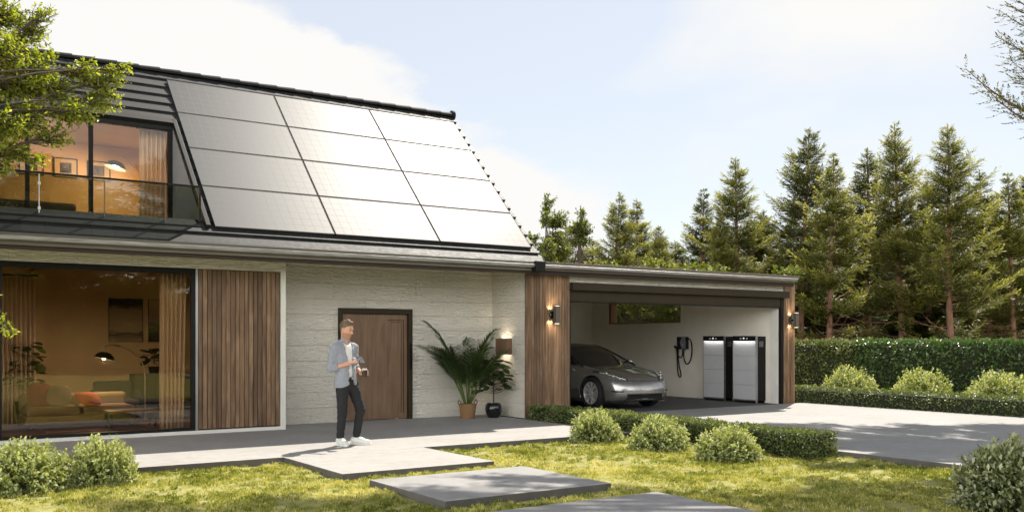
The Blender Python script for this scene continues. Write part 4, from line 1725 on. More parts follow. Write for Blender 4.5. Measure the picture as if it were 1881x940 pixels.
# left hand wrapped round the cup
cupC = np.array((.105, -.205, 1.035))
pL = J['wrL']
fL = unit((cupC - pL)[None])[0]
hL = []
for i, dz in enumerate((.026, .008, -.011, -.029)):
    R_ = .047
    pts = []
    for a in (-2.05, -1.45, -.75, -.10):
        an = a + .0 * i
        dirx = np.array((math.sin(an + .55), -math.cos(an + .55), 0))
        pts.append(cupC + dirx * R_ * np.array((1, 1, 0)) + np.array((0, 0, dz + .004 * i)))
    # fingers start at the knuckles on his outer side and curl across the front
    pts = [cupC + np.array((.050 * math.cos(b), .050 * math.sin(b), dz)) for b in (.95, .25, -.55, -1.25)]
    hL.append((pts, .0098, .0072))
hL.append(([pL + fL * .03 + np.array((-.02, 0, .012)), cupC + np.array((-.036, .028, .030)), cupC + np.array((-.046, -.012, .034))], .0115, .0085))


def bodyf(P):
    d = headf(P)
    d = smin(d, sd_cone(P, J['neck'] + (0, .01, -.04), HC + np.array((0, .02, -.055)), .060, .055), .045)
    d = smin(d, sd_ell(P, J['chest'] + (0, 0, .03), (.150, .085, .18)), .05)
    d = smin(d, sd_ell(P, J['waist'] + (0, 0, -.02), (.125, .08, .2)), .08)
    for s in 'RL':
        d = smin(d, sd_cone(P, J['sh' + s], J['el' + s], .046, .038), .03)
        d = smin(d, sd_cone(P, J['el' + s], J['wr' + s], .043, .027), .03)
        d = smin(d, sd_cone(P, J['hip' + s], J['knee' + s], .075, .050), .05)
        d = smin(d, sd_cone(P, J['knee' + s], J['ank' + s], .048, .034), .03)
        d = smin(d, sd_cone(P, J['ank' + s], J['ank' + s] + (0, -.015, -.055), .032, .026), .03)
    # palms
    q = sd_cone(P, pR + fwd * .02, pR + fwd * .085 - latR * .012, .026, .022)
    q = smin(q, sd_cone(P, pR + fwd * .04 + latR * .016, pR + fwd * .09 + latR * .018, .020, .018), .012)
    d = smin(d, q, .02)
    q = sd_cone(P, pL, cupC + np.array((.038, .045, .012)), .025, .022)
    q = smin(q, sd_cone(P, pL, cupC + np.array((.038, .045, -.018)), .024, .020), .012)
    d = smin(d, q, .02)
    for pts, a, b in hR + hL:
        d = smin(d, finger(P, pts, a, b), .006)
    return d


V, F = snet(bodyf, (-.42, -.40, .02), (.34, .25, 1.82), .0052)
body = link(np_mesh('body', V, F, smooth=True), 'body', None, person, False)
# skin with a stubble shadow on the jaw: a second material slot by region
BEARD = pm('stubble beard', (.36, .185, .12), .75, var=.12, vscale=90)
EYE = pm('eye', (.05, .035, .03), .2)
LIP = pm('lips', (.40, .16, .12), .5)
for m in (SKIN, BEARD, EYE, LIP):
    body.data.materials.append(m)
q = (V[F].mean(1) - HC) @ HM
mi = np.zeros(len(F), int)
beard = (q[:, 2] < -.030 - .35 * np.abs(q[:, 1] + .06)) & (q[:, 2] > -.125) & (q[:, 1] < .005)
beard |= (np.abs(q[:, 0]) > .05) & (q[:, 2] < -.045) & (q[:, 2] > -.10) & (q[:, 1] < .0)
beard |= (np.abs(q[:, 0]) < .026) & (q[:, 2] < -.040) & (q[:, 2] > -.053) & (q[:, 1] < -.06)
mi[beard] = 1
mi[(np.abs(q[:, 0]) < .021) & (q[:, 2] < -.054) & (q[:, 2] > -.071) & (q[:, 1] < -.085)] = 3
mi[(np.abs(np.abs(q[:, 0]) - .030) < .0105) & (np.abs(q[:, 2] - .010) < .0055) & (q[:, 1] < -.075)] = 2
mi[(np.abs(np.abs(q[:, 0]) - .032) < .017) & (np.abs(q[:, 2] - .0345) < .0042) & (q[:, 1] < -.07)] = 1
body.data.polygons.foreach_set('material_index', mi.astype(np.int32))


def hairf(P):
    q = hd(P)
    d = sd_ell(q, (0, .020, .040), (.081, .101, .096))
    d = smin(d, sd_cone(q, (-.036, -.042, .112), (.036, -.036, .116), .017, .017), .03)
    d = smin(d, sd_cone(q, (-.03, -.02, .125), (.04, .04, .125), .022, .02), .03)
    cut = smax(-(q[:, 1] + .072 - .55 * np.clip(q[:, 2] - .085, -.2, 0) * -1 * 0), q[:, 2] * 0 - 1, .01)
    d = smax(d, -(q[:, 1] + .052 + np.clip((q[:, 2] - .06) * 1.4, -.03, .06)), .02)   # hairline on the forehead
    d = smax(d, -(q[:, 2] - (-.055 - .35 * (q[:, 1] - .03))), .015)             # nape and above the ears
    d = smax(d, -(np.where(np.abs(q[:, 0]) > .05, q[:, 2] - .0 + .9 * np.clip(q[:, 1] - .02, 0, .2) + .25 * np.clip(-q[:, 1], 0, .1) * 0, 1.)), .012)
    return d + .0035 * np.sin(q[:, 0] * 190 + q[:, 2] * 60) * np.cos(q[:, 1] * 150)


V, F = snet(hairf, (-.22, -.18, 1.5), (.14, .20, 1.85), .0045)
link(np_mesh('hair', V, F, smooth=True), 'hair', pm('light brown hair', (.125, .080, .046), .65, var=.35, vscale=60, stretch=(1, .3, .3)), person, False)


# --- clothes
def fold(P, k=1.0):
    return .0028 * k * (np.sin(P[:, 2] * 46 + P[:, 0] * 21 + 2 * np.sin(P[:, 1] * 17)) + .7 * np.sin(P[:, 2] * 83 - P[:, 0] * 37 + P[:, 1] * 40))


def torso(P, g):
    d = sd_ell(P, J['chest'] + (0, .0, .03), (.158 + g, .104 + g, .19 + g))
    d = smin(d, sd_cone(P, (-.145, .055, 1.395), (.055, .045, 1.395), .050 + g, .050 + g), .07)
    d = smin(d, sd_ell(P, J['waist'] + (-.005, .0, .03), (.122 + g, .098 + g, .26 + g)), .08)
    return d


def teef(P):
    d = torso(P, .010)
    d = smax(d, .91 - P[:, 2], .01)
    nk = np.linalg.norm((P - (J['neck'] + np.array((.0, -.01, .01)))) * np.array((1, .9, .9)), axis=1) - .070
    return smax(d, -nk, .01) + fold(P, .5)


V, F = snet(teef, (-.36, -.2, .86), (.3, .25, 1.55), .008)
link(np_mesh('t_shirt', V, F, smooth=True), 't_shirt', pm('white cotton', (.74, .73, .72), .9, var=.04, bump=.2, bscale=200), person, False)


def placket(P):
    """centre line of the open front (x) at height z"""
    return -.045 + .03 * (1.2 - P[:, 2])


def sleeve(P, s):
    e = J['el' + s]
    w_ = J['wr' + s]
    c = e + (w_ - e) * .42
    d = sd_cone(P, J['sh' + s], e, .073, .056)
    n_ = unit((w_ - e)[None])[0]
    fa = smin(sd_cone(P, e, c, .056, .050), sd_cone(P, e + (w_ - e) * .33, c, .052, .053), .006)
    fa = smax(fa, (P - c) @ n_, .008)
    return smin(d, fa, .03)


def shirtf(P):
    zz = P[:, 2]
    g = .022 + .022 * np.clip((1.1 - zz) / .3, 0, 1)
    d = sd_ell(P, J['chest'] + (0, .0, .03), (.172 + .012, .108 + .018, .215))
    d = smin(d, sd_cone(P, (-.172, .062, 1.392), (.078, .045, 1.392), .066, .066), .07)
    cz = np.clip((1.15 - zz) / .3, 0, 1)[:, None]
    ctr = np.array((-.03, .035, 0))
    rad_ = np.linalg.norm((P[:, :2] - ctr[:2]) / np.array((1.18, .92)), axis=1) - (.133 + .026 * cz[:, 0])
    low = np.maximum(rad_, zz - 1.22)
    d = smin(d, low, .10)
    hem = .835 + .03 * np.cos((P[:, 0] + .03) * 18) + .02
    d = smax(d, hem - zz, .012)
    for s in 'RL':
        d = smin(d, sleeve(P, s), .035)
    # open front
    pc = placket(P)
    half = .030 + .042 * np.clip((zz - 1.1) / .35, 0, 1) + .030 * np.clip((1.1 - zz) / .28, 0, 1)
    wedge = np.maximum(np.abs(P[:, 0] - pc) - half, P[:, 1] - .0)
    d = smax(d, -wedge, .012)
    nk = np.linalg.norm((P - (J['neck'] + np.array((0, .0, .02)))) * np.array((1, .9, .8)), axis=1) - .072
    d = smax(d, -nk, .012)
    inner = np.minimum(torso(P, .0105), 1e9)
    d = np.maximum(d, -(inner - .001)) if False else d
    return d + fold(P)


def collarf(P):
    q = P - (J['neck'] + np.array((0, .008, -.006)))
    tilt = q[:, 2] + .45 * q[:, 1]
    rr = np.sqrt((q[:, 0] / 1.05) ** 2 + (q[:, 1] / .95) ** 2)
    d = np.maximum(np.abs(rr - .078 + .25 * tilt) - .0075, np.abs(tilt - .012) - .034)
    d = np.maximum(d, -np.maximum(np.abs(q[:, 0]) - .030 - .25 * np.clip(.04 - tilt, 0, .1), q[:, 1]))
    return d * .8


V, F = snet(shirtf, (-.44, -.26, .78), (.36, .30, 1.58), .0075)
sh_t = NT('blue grey shirt fabric')
_v = sh_t.coord((1, 1, .15))
_n = sh_t.noise(_v, 70, 3, .5)
sh_t.set(Base_Color=sh_t.ramp(_n, [(.3, (.22, .235, .275)), (.7, (.285, .30, .345))]), Roughness=.9, Normal=sh_t.bump(sh_t.noise(sh_t.coord(), 240, 2), .2, .002), Sheen_Weight=.2)
so = link(np_mesh('shirt', V, F, smooth=True), 'shirt', sh_t.m, person, False)
V, F = snet(collarf, (-.2, -.1, 1.38), (.1, .2, 1.56), .005)
link(np_mesh('collar', V, F, smooth=True), 'collar', pm('collar cloth', (.24, .27, .33), .9, var=.06), so, False)
b = MB()
for k in range(6):
    z_ = 1.36 - k * .085
    P_ = np.array([[0, -.5, z_]])
    px_ = float(placket(P_)[0]) - (.030 + .042 * max(0, min(1, (z_ - 1.1) / .35)) + .03 * max(0, min(1, (1.1 - z_) / .28))) - .012
    ys_ = np.linspace(-.25, .1, 200)
    fv = shirtf(np.stack([np.full(200, px_), ys_, np.full(200, z_)], 1))
    i_ = np.argmax(fv < 0)
    b.lathe([(0, -.003), (.0055, -.003), (.0055, .003), (0, .003)], (px_, ys_[i_] - .001, z_), 10, Matrix.Rotation(rad(90), 4, 'X'))
b.build('buttons', MAT['black'], so, world=False)


def trousf(P):
    d = sd_ell(P, (-.012, .038, .90), (.158, .115, .14))
    for s in 'RL':
        h_, k_, a_ = J['hip' + s], J['knee' + s], J['ank' + s]
        d = smin(d, sd_cone(P, h_, k_, .100, .069), .04)
        d = smin(d, sd_cone(P, k_, a_ + (0, .004, .03), .069, .054), .03)
    d = smax(d, P[:, 2] - .985, .01)
    d = smax(d, .105 - P[:, 2], .006)
    k = np.exp(-((P[:, 2] - .5) / .12) ** 2) + np.exp(-((P[:, 2] - .85) / .1) ** 2) + .8 * np.exp(-((P[:, 2] - .16) / .07) ** 2)
    return d + fold(P, .35 + .9 * k)


V, F = snet(trousf, (-.26, -.24, .08), (.26, .22, 1.02), .0075)
link(np_mesh('trousers', V, F, smooth=True), 'trousers', pm('black trouser cloth', (.012, .012, .014), .85, var=.2, bump=.2, bscale=200), person, False)


def beltf(P):
    q = P - np.array((-.015, .037, .962))
    r = np.sqrt((q[:, 0] / 1.25) ** 2 + (q[:, 1] / .95) ** 2)
    return np.maximum(np.abs(r - .128) - .005, np.abs(q[:, 2]) - .017)


V, F = snet(beltf, (-.22, -.14, .93), (.2, .2, 1.0), .006)
bo = link(np_mesh('belt', V, F, smooth=True), 'belt', pm('black leather', (.015, .013, .012), .4), person, False)
MB().box(-.035, .015, -.094, -.086, .945, .980).build('buckle', MAT['steel'], bo, world=False, bevel=.003)


def shoe(s, ang):
    a = J['ank' + s]
    c, sn = math.cos(ang), math.sin(ang)

    def loc(P):
        q = P - np.array((a[0], a[1], 0))
        return np.stack([q[:, 0] * c + q[:, 1] * sn, -(-q[:, 0] * sn + q[:, 1] * c), q[:, 2]], 1)   # x lateral, y forward

    def up(P):
        q = loc(P)
        d = sd_cone(q, (0, -.045, .062), (0, .055, .060), .046, .046)
        d = smin(d, sd_cone(q, (0, .06, .048), (.004, .165, .040), .048, .036), .04)
        d = smin(d, sd_cone(q, (0, -.012, .06), (0, -.02, .118), .046, .047), .03)
        d = smax(d, q[:, 2] - .118 - .15 * q[:, 1], .008)
        d = smax(d, .018 - q[:, 2], .006)
        return smax(d, -sd_cone(q, (0, -.015, .105), (0, -.02, .20), .038, .042), .006)

    def sole(P):
        q = loc(P)
        w_ = np.interp(q[:, 1], [-.10, -.05, .05, .11, .18, .215], [.03, .046, .043, .054, .046, .0])
        d = np.maximum(np.abs(q[:, 0]) - w_, np.maximum(q[:, 1] - .21, -.095 - q[:, 1]))
        return smax(d * .8, np.abs(q[:, 2] - .014) - .013, .008)
    lo = (a[0] - .27, a[1] - .27, -.01)
    hi = (a[0] + .27, a[1] + .27, .18)
    V, F = snet(up, lo, hi, .006)
    o = link(np_mesh('shoe', V, F, smooth=True), 'shoe', pm('white leather shoe', (.72, .72, .67), .55, var=.05), person, False)
    V, F = snet(sole, lo, hi, .006)
    link(np_mesh('sole', V, F, smooth=True), 'sole', pm('shoe sole', (.78, .78, .74), .6, var=.04), o, False)
    l = MB()
    for k in range(4):
        y = .035 + k * .022
        z = .107 - k * .010
        pts = [(-.024, y, z - .008), (0, y + .006, z + .001), (.024, y, z - .008)]
        pts = [(a[0] + p[0] * c + p[1] * sn, a[1] + p[0] * sn - p[1] * c, p[2]) for p in pts]
        l.tube(pts, .003, 6)
    l.build('laces', MAT['white_trim'], o, world=False)


shoe('R', -.30)
shoe('L', .52)


# phone and cup: held, so things of their own
def p_world(v):
    c, s = math.cos(PROT), math.sin(PROT)
    return Vector((PX + v[0] * c - v[1] * s, PY + v[0] * s + v[1] * c, v[2]))


ph = thing('phone', p_world(phC), 'dark smartphone held in the man\'s right hand', 'phone', rz=PROT)
Rm = Matrix.Rotation(-.35, 4, 'Z') @ Matrix.Rotation(rad(38), 4, 'X')
MB().obox((0, 0, 0), .074, .15, .009, Rm).build('phone_body', pm('phone case', (.06, .075, .085), .3, .4), ph, world=False, bevel=.004)
MB().obox(Rm @ Vector((0, 0, .0052)), .068, .143, .0012, Rm).build('phone_screen', pm('phone glass', (.05, .07, .08), .08, rvar=.02), ph, world=False)
cp = thing('coffee_cup', p_world(cupC), 'black takeaway coffee cup with a cream lid in the man\'s left hand', 'cup', rz=PROT)
MB().lathe([(.0, -.055), (.030, -.055), (.039, .042), (.0, .042)], (0, 0, 0), 28).build('cup_body', pm('cup card', (.035, .02, .015), .5), cp, world=False, smooth='auto')
MB().lathe([(.0, .0425), (.042, .0425), (.042, .052), (.038, .054), (.036, .066), (.0, .066)], (0, 0, 0), 28).build('cup_lid', pm('cup lid', (.62, .55, .50), .4), cp, world=False, smooth='auto')


# ------------------------------------------------------------------ foliage
LEAF = dict(
    bush=leafmat('pale shrub leaves', [(.06, .085, .025), (.15, .19, .05), (.32, .36, .12), (.55, .58, .33)], .30, .45, .4),
    bush_dark=leafmat('dark shrub leaves', [(.018, .030, .010), (.06, .085, .025), (.16, .19, .07), (.46, .48, .32)], .25, .4, .45),
    box=leafmat('box hedge leaves', [(.05, .075, .020), (.10, .135, .035), (.18, .21, .07), (.32, .33, .15)], .28, .42, .45),
    laurel=leafmat('laurel leaves', [(.030, .060, .018), (.06, .11, .028), (.095, .16, .045), (.15, .21, .07)], .25, .30, .5),
    pine=leafmat('conifer needles', [(.035, .050, .014), (.085, .100, .026), (.20, .21, .058), (.40, .385, .15)], .42, .5, .3),
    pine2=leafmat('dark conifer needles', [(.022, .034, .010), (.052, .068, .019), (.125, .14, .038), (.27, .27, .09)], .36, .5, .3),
    broad=leafmat('fresh broad leaves', [(.09, .12, .014), (.20, .25, .028), (.34, .38, .06), (.50, .50, .14)], .55, .42, .4),
    broad2=leafmat('mid broad leaves', [(.05, .068, .014), (.10, .13, .026), (.18, .21, .05), (.30, .31, .10)], .45, .45, .35),
    palm=leafmat('palm leaves', [(.020, .040, .012), (.05, .085, .024), (.10, .15, .05)], .2, .4, .4),
    fig=leafmat('glossy fig leaves', [(.015, .032, .010), (.035, .068, .020), (.11, .15, .04)], .12, .25, .5),
)
BARK = pm('grey brown bark', (.085, .062, .045), .9, var=.3, vscale=8, bump=.5, bscale=25, stretch=(1, 1, .3))
PBARK = pm('reddish conifer bark', (.20, .105, .065), .9, var=.35, vscale=6, bump=.5, bscale=20, stretch=(1, 1, .3))


def link_leaves(arr, name, mat, parent, world=False):
    V, F, R = arr
    return link(np_mesh(name, V, F, R), name, mat, parent, world)


# --- shrubs
def shrub_arrays(r, h, seed, n=330, ls=.034):
    rng = np.random.default_rng(seed)
    parts = []
    d = rvec(n, rng)
    d[:, 2] = np.abs(d[:, 2]) * .9 + .02
    d = unit(d)
    lump = 1 + .10 * np.sin(d[:, 0] * 5 + seed) * np.cos(d[:, 1] * 6 - seed) + rng.normal(0, .05, n)
    tip = d * np.array([r, r, h]) * lump[:, None]
    m = 20
    u = np.linspace(.45, 1.0, m)[None, :] + rng.uniform(-.02, .02, (n, m))
    base = tip * np.array([.25, .25, .02])
    P = base[:, None, :] + (tip - base)[:, None, :] * u[..., None]
    P = P.reshape(-1, 3) + rng.normal(0, .012, (n * m, 3))
    P[:, 2] = np.maximum(P[:, 2], .012)
    ax = np.repeat(unit(tip - base), m, 0)
    D = unit(ax * .55 + rvec(n * m, rng) * .8 + np.array([0, 0, .25]))
    N = unit(rvec(n * m, rng) * .7 + np.array([0, 0, 1.]) + ax * .4)
    uu = u.ravel()
    L = ls * rng.uniform(.7, 1.35, n * m)
    R = np.clip(.20 + .66 * (uu - .45) / .55 + rng.normal(0, .20, n * m), 0, 1)
    return leaf_arrays(P, D, N, L, L * .62, R)


SHRUB = []
for sd in range(3):
    V, F, R = shrub_arrays(1, .92, sd + 3, 520, .080)
    SHRUB.append(np_mesh('foliage', V, F, R))


def stems_mesh(seed, h=.7, n=16):
    rr = random.Random(seed)
    mb = MB()
    for k in range(n):
        a = rr.uniform(0, 6.28)
        q = rr.uniform(.2, .75)
        mb.tube([(0.05 * math.cos(a), .05 * math.sin(a), 0), (q * .5 * math.cos(a), q * .5 * math.sin(a), h * .45), (q * math.cos(a), q * math.sin(a), h * rr.uniform(.7, 1))], [.022, .016, .006], 5)
    me = bpy.data.meshes.new('stems')
    me.from_pydata(mb.v, [], mb.f)
    return me


STEMS = [stems_mesh(i) for i in range(3)]
for m in STEMS:
    m.materials.append(BARK)


def shrub(loc, r, h, k, label, mat='bush', group='rounded shrubs in the garden', rz=0):
    t = thing('shrub', loc, label, 'shrub', group, rz)
    t.scale = (r * (1.08 - .06 * (k % 3)), r * (.93 + .05 * (k % 3)), h / .92)
    o = link(SHRUB[k], 'foliage', None, t, False)
    if not SHRUB[k].materials:
        SHRUB[k].materials.append(LEAF['bush'])
    o.material_slots[0].link = 'OBJECT'
    o.material_slots[0].material = LEAF[mat]
    link(STEMS[k], 'stems', None, t, False)
    return t


def sh_at(px, py, z=-.085):
    p = g_z(px, py, z)
    return p


def shp(px, py, back):
    v = Vector(g_z(px, py, -.085))
    d = Vector((v.x, v.y, 0)).normalized()
    return v + d * back


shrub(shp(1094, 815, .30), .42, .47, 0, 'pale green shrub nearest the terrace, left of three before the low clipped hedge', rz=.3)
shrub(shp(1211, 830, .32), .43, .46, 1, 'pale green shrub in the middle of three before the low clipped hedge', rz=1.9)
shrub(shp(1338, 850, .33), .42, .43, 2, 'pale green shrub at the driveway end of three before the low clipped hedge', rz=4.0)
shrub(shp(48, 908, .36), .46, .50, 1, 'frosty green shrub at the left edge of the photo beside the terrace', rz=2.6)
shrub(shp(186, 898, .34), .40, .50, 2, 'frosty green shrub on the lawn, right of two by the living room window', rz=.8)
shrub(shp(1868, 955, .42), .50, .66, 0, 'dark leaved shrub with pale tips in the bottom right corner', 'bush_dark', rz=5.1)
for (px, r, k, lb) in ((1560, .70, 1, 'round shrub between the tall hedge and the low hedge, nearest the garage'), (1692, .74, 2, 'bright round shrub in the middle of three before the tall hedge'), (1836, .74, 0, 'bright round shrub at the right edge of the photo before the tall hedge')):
    p = g_x(px, 700, 21.2)
    shrub((p[0], p[1], -.11), r, .86, k, lb, rz=px)


# --- hedges
def hedge_arrays(x0, x1, y0, y1, z0, z1, n, ls, seed, lum=.04):
    rng = np.random.default_rng(seed)
    A = np.array([(x1 - x0) * (y1 - y0), (y1 - y0) * (z1 - z0), (y1 - y0) * (z1 - z0), (x1 - x0) * (z1 - z0), (x1 - x0) * (z1 - z0)])
    f = rng.choice(5, n, p=A / A.sum())
    u, v = rng.uniform(size=n), rng.uniform(size=n)
    X = x0 + (x1 - x0) * u
    Y = y0 + (y1 - y0) * v
    Z = np.full(n, z1)
    Nn = np.zeros((n, 3))
    Nn[f == 0] = (0, 0, 1)
    w = rng.uniform(size=n)
    Zw = z0 + (z1 - z0) * w
    for k, (ax, val, nv) in {1: ('x', x0, (-1, 0, 0)), 2: ('x', x1, (1, 0, 0)), 3: ('y', y0, (0, -1, 0)), 4: ('y', y1, (0, 1, 0))}.items():
        m = f == k
        Z[m] = Zw[m]
        if ax == 'x':
            X[m] = val
        else:
            Y[m] = val
        Nn[m] = nv
    P = np.stack([X, Y, Z], 1)
    lm = vnoise(X * 1.0 + Z, Y + Z * 1.7, 3.1, seed) + vnoise(X + Z * 2, Y - Z, 9, seed + 1) - 1
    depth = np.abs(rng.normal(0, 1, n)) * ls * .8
    P = P + Nn * (lm * lum)[:, None] - Nn * depth[:, None]
    D = unit(Nn * .6 + rvec(n, rng) + np.array([0, 0, .35]))
    N = unit(Nn * .8 + rvec(n, rng) * .6 + np.array([0, 0, .5]))
    L = ls * rng.uniform(.65, 1.3, n)
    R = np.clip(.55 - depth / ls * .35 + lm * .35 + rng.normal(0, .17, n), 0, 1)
    return leaf_arrays(P, D, N, L, L * .5, R)


CORE = pm('hedge twigs', (.022, .026, .012), .95, var=.4, vscale=20, bump=.6, bscale=40)


def hedge(x0, x1, y0, y1, z0, z1, n, ls, label, mat, seed, lum=.04):
    t = thing('hedge', ((x0 + x1) / 2, (y0 + y1) / 2, z0), label, 'hedge')
    link_leaves(hedge_arrays(x0, x1, y0, y1, z0, z1, n, ls, seed, lum), 'leaves', LEAF[mat], t, True)
    m = ls * 1.3
    MB().box(x0 + m, x1 - m, y0 + m, y1 - m, z0, z1 - m).build('twigs', CORE, t)


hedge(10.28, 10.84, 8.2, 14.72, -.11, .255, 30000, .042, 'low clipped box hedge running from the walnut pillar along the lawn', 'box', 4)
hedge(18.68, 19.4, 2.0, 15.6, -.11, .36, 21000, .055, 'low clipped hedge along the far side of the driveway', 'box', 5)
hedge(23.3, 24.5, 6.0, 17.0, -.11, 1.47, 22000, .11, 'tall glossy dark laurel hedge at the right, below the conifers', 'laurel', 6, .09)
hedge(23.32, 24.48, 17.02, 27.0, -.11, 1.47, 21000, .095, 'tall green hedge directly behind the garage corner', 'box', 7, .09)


hedge(-45, 50, -27, -25.5, -.11, 4.2, 16000, .34, 'unseen high hedge added across the lawn to fill sky gaps in the window reflections', 'laurel', 12, .2)  # added out of view to block bright sky between the mirrored trees


# --- conifers: unit tree 10 m high
def conifer(seed, H=10.0, R0=1.75, dens=1.0, bare=.16, needle=.14, u0=.06):
    rng = np.random.default_rng(seed)
    rr = random.Random(seed)
    tr = MB()
    pts, rads = [], []
    bx, by = rng.uniform(-.12, .12, 2)
    for i in range(15):
        u = i / 14
        pts.append((bx * math.sin(u * 5), by * math.sin(u * 4 + 1), u * H))
        rads.append(.135 * (1 - u) ** .85 + .012)
    tr.tube(pts, rads, 9)
    P, D, N, L, R = [], [], [], [], []

    def at(u):
        return np.array((bx * math.sin(u * 5), by * math.sin(u * 4 + 1), u * H))
    z = u0 * H
    k = 0
    while z < H * .985:
        u = z / H
        nb = rr.choice([1, 1, 2])
        a0 = rr.uniform(0, 6.28)
        dead = u < bare * rr.uniform(.7, 1.25)
        for j in range(nb):
            a = a0 + 6.283 * j / nb + rr.uniform(-.35, .35)
            prof = (1 - u) ** .9 * (1.0 - .35 * max(0, (.32 - u) / .32))
            ln = R0 * prof * rr.choice([.45, .7, .9, 1.0, 1.15, 1.3]) * rr.uniform(.85, 1.15) + .05
            rise = (.55 * u - .05) + rr.uniform(-.20, .26)
            base = at(min(.995, max(.02, u + rr.uniform(-.018, .018))))
            dirh = np.array((math.cos(a), math.sin(a), 0))
            bp = []
            for q in range(6):
                w = q / 5
                bp.append(base + dirh * ln * w + np.array((0, 0, ln * (rise * w + .38 * w * w - .22 * w))) + np.array((0, 0, 0)))
            rb = max(.008, .018 * ln ** .7)
            if dead or ln > .45:
                tr.tube(bp, [rb * (1 - .8 * q / 5) for q in range(6)], 4, cap=False)
            if dead:
                for q in range(3):
                    p0 = bp[2 + q]
                    d2 = dirh * .5 + np.array((rr.uniform(-1, 1), rr.uniform(-1, 1), rr.uniform(-.3, .5))) * .6
                    tr.tube([p0, p0 + d2 * .35 * ln * .5, p0 + d2 * ln * .35 + np.array((0, 0, .05))], [.007, .005, .002], 3, cap=False)
                if rr.random() < .45:
                    continue
            nt = int((7 + 15 * ln) * dens * (.45 if dead else 1))
            for q in range(nt):
                w = (.06 + .94 * (q + rr.random()) / nt) if not dead else (.35 + .65 * (q + rr.random()) / nt)
                i0 = min(4, int(w * 5))
                p = bp[i0] + (bp[i0 + 1] - bp[i0]) * (w * 5 - i0)
                sd = 1 if q % 2 else -1
                aa = a + sd * rr.uniform(.5, 1.15)
                tl = (.20 + .30 * (1 - w)) * min(1.0, .45 + ln * .5) * rr.uniform(.7, 1.25) * min(1.0, .45 + (1 - u) * 4)
                td = np.array((math.cos(aa), math.sin(aa), rr.uniform(-.35, .75)))
                nn = max(3, int(tl / .055))
                for m in range(nn):
                    v = (m + .6) / nn
                    pp = p + td * tl * v
                    for s2 in (-1, 1):
                        dd = td + s2 * .65 * np.array((-td[1], td[0], 0)) + np.array((0, 0, rr.uniform(-.1, .45)))
                        P.append(pp)
                        D.append(dd)
                        N.append((rr.gauss(0, .8), rr.gauss(0, .8), 1))
                        L.append(needle * rr.uniform(.6, 1.15) * (1 - .35 * u) * min(1.0, .55 + (1 - u) * 4))
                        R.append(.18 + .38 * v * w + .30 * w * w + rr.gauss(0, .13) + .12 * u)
                P.append(p + td * tl)
                D.append(td + np.array((0, 0, .25)))
                N.append((rr.gauss(0, .3), rr.gauss(0, .3), 1))
                L.append(needle * 1.1 * min(1.0, .5 + (1 - u) * 4))
                R.append(.55 + .4 * w + rr.gauss(0, .12))
        z += H * (.019 if u < .7 else .016) * rr.uniform(.2, .85) * (1 if u < .6 else .7)
        k += 1
    # leader
    for q in range(14):
        P.append(at(1) + np.array((0, 0, -.03 * q)))
        aa = rr.uniform(0, 6.28)
        D.append((math.cos(aa) * .5, math.sin(aa) * .5, .9))
        N.append((rr.gauss(0, 1), rr.gauss(0, 1), .3))
        L.append(needle)
        R.append(.8)
    P, D, N, L, R = map(np.array, (P, D, N, L, R))
    arr = leaf_arrays(P, D, unit(N), L, L * .30, np.clip(R, 0, 1), .1)
    tm = bpy.data.meshes.new('trunk')
    tm.from_pydata([tuple(v) for v in tr.v], [], tr.f)
    tm.polygons.foreach_set('use_smooth', [True] * len(tm.polygons))
    tm.materials.append(PBARK)
    cm = np_mesh('crown', *arr)
    cm.materials.append(LEAF['pine'])
    return tm, cm


CON = [conifer(s, R0=r, dens=d, bare=b) for s, r, d, b in ((1, 2.7, 1.9, .30), (2, 3.0, 1.9, .28), (3, 2.5, 1.8, .32), (4, 3.2, 1.9, .20), (5, 2.8, 2.0, .05))]
print('conifer faces', [len(c[1].polygons) for c in CON])


def con_tree(loc, h, k, label, mat='pine', rz=0., group='tall conifers behind the hedge and the garage', wide=1.0):
    t = thing('conifer_tree', loc, label, 'tree', group, rz)
    t.scale = (h / 10 * wide, h / 10 * wide, h / 10)
    t.rotation_euler = (rad(2.2) * math.sin(rz * 7.1), rad(2.2) * math.cos(rz * 5.3), rz)
    tm, cm = CON[k]
    link(tm, 'trunk', None, t, False)
    o = link(cm, 'crown', None, t, False)
    if mat != 'pine':
        o.material_slots[0].link = 'OBJECT'
        o.material_slots[0].material = LEAF[mat]
    return t


def con_px(px, top, tt, k, label, mat='pine', wide=1.0, **kw):
    p = g_t(px, top, tt)
    con_tree((p[0], p[1], -.12), p[2] + .12, k, label, mat, rz=px * 1.37, wide=wide, **kw)


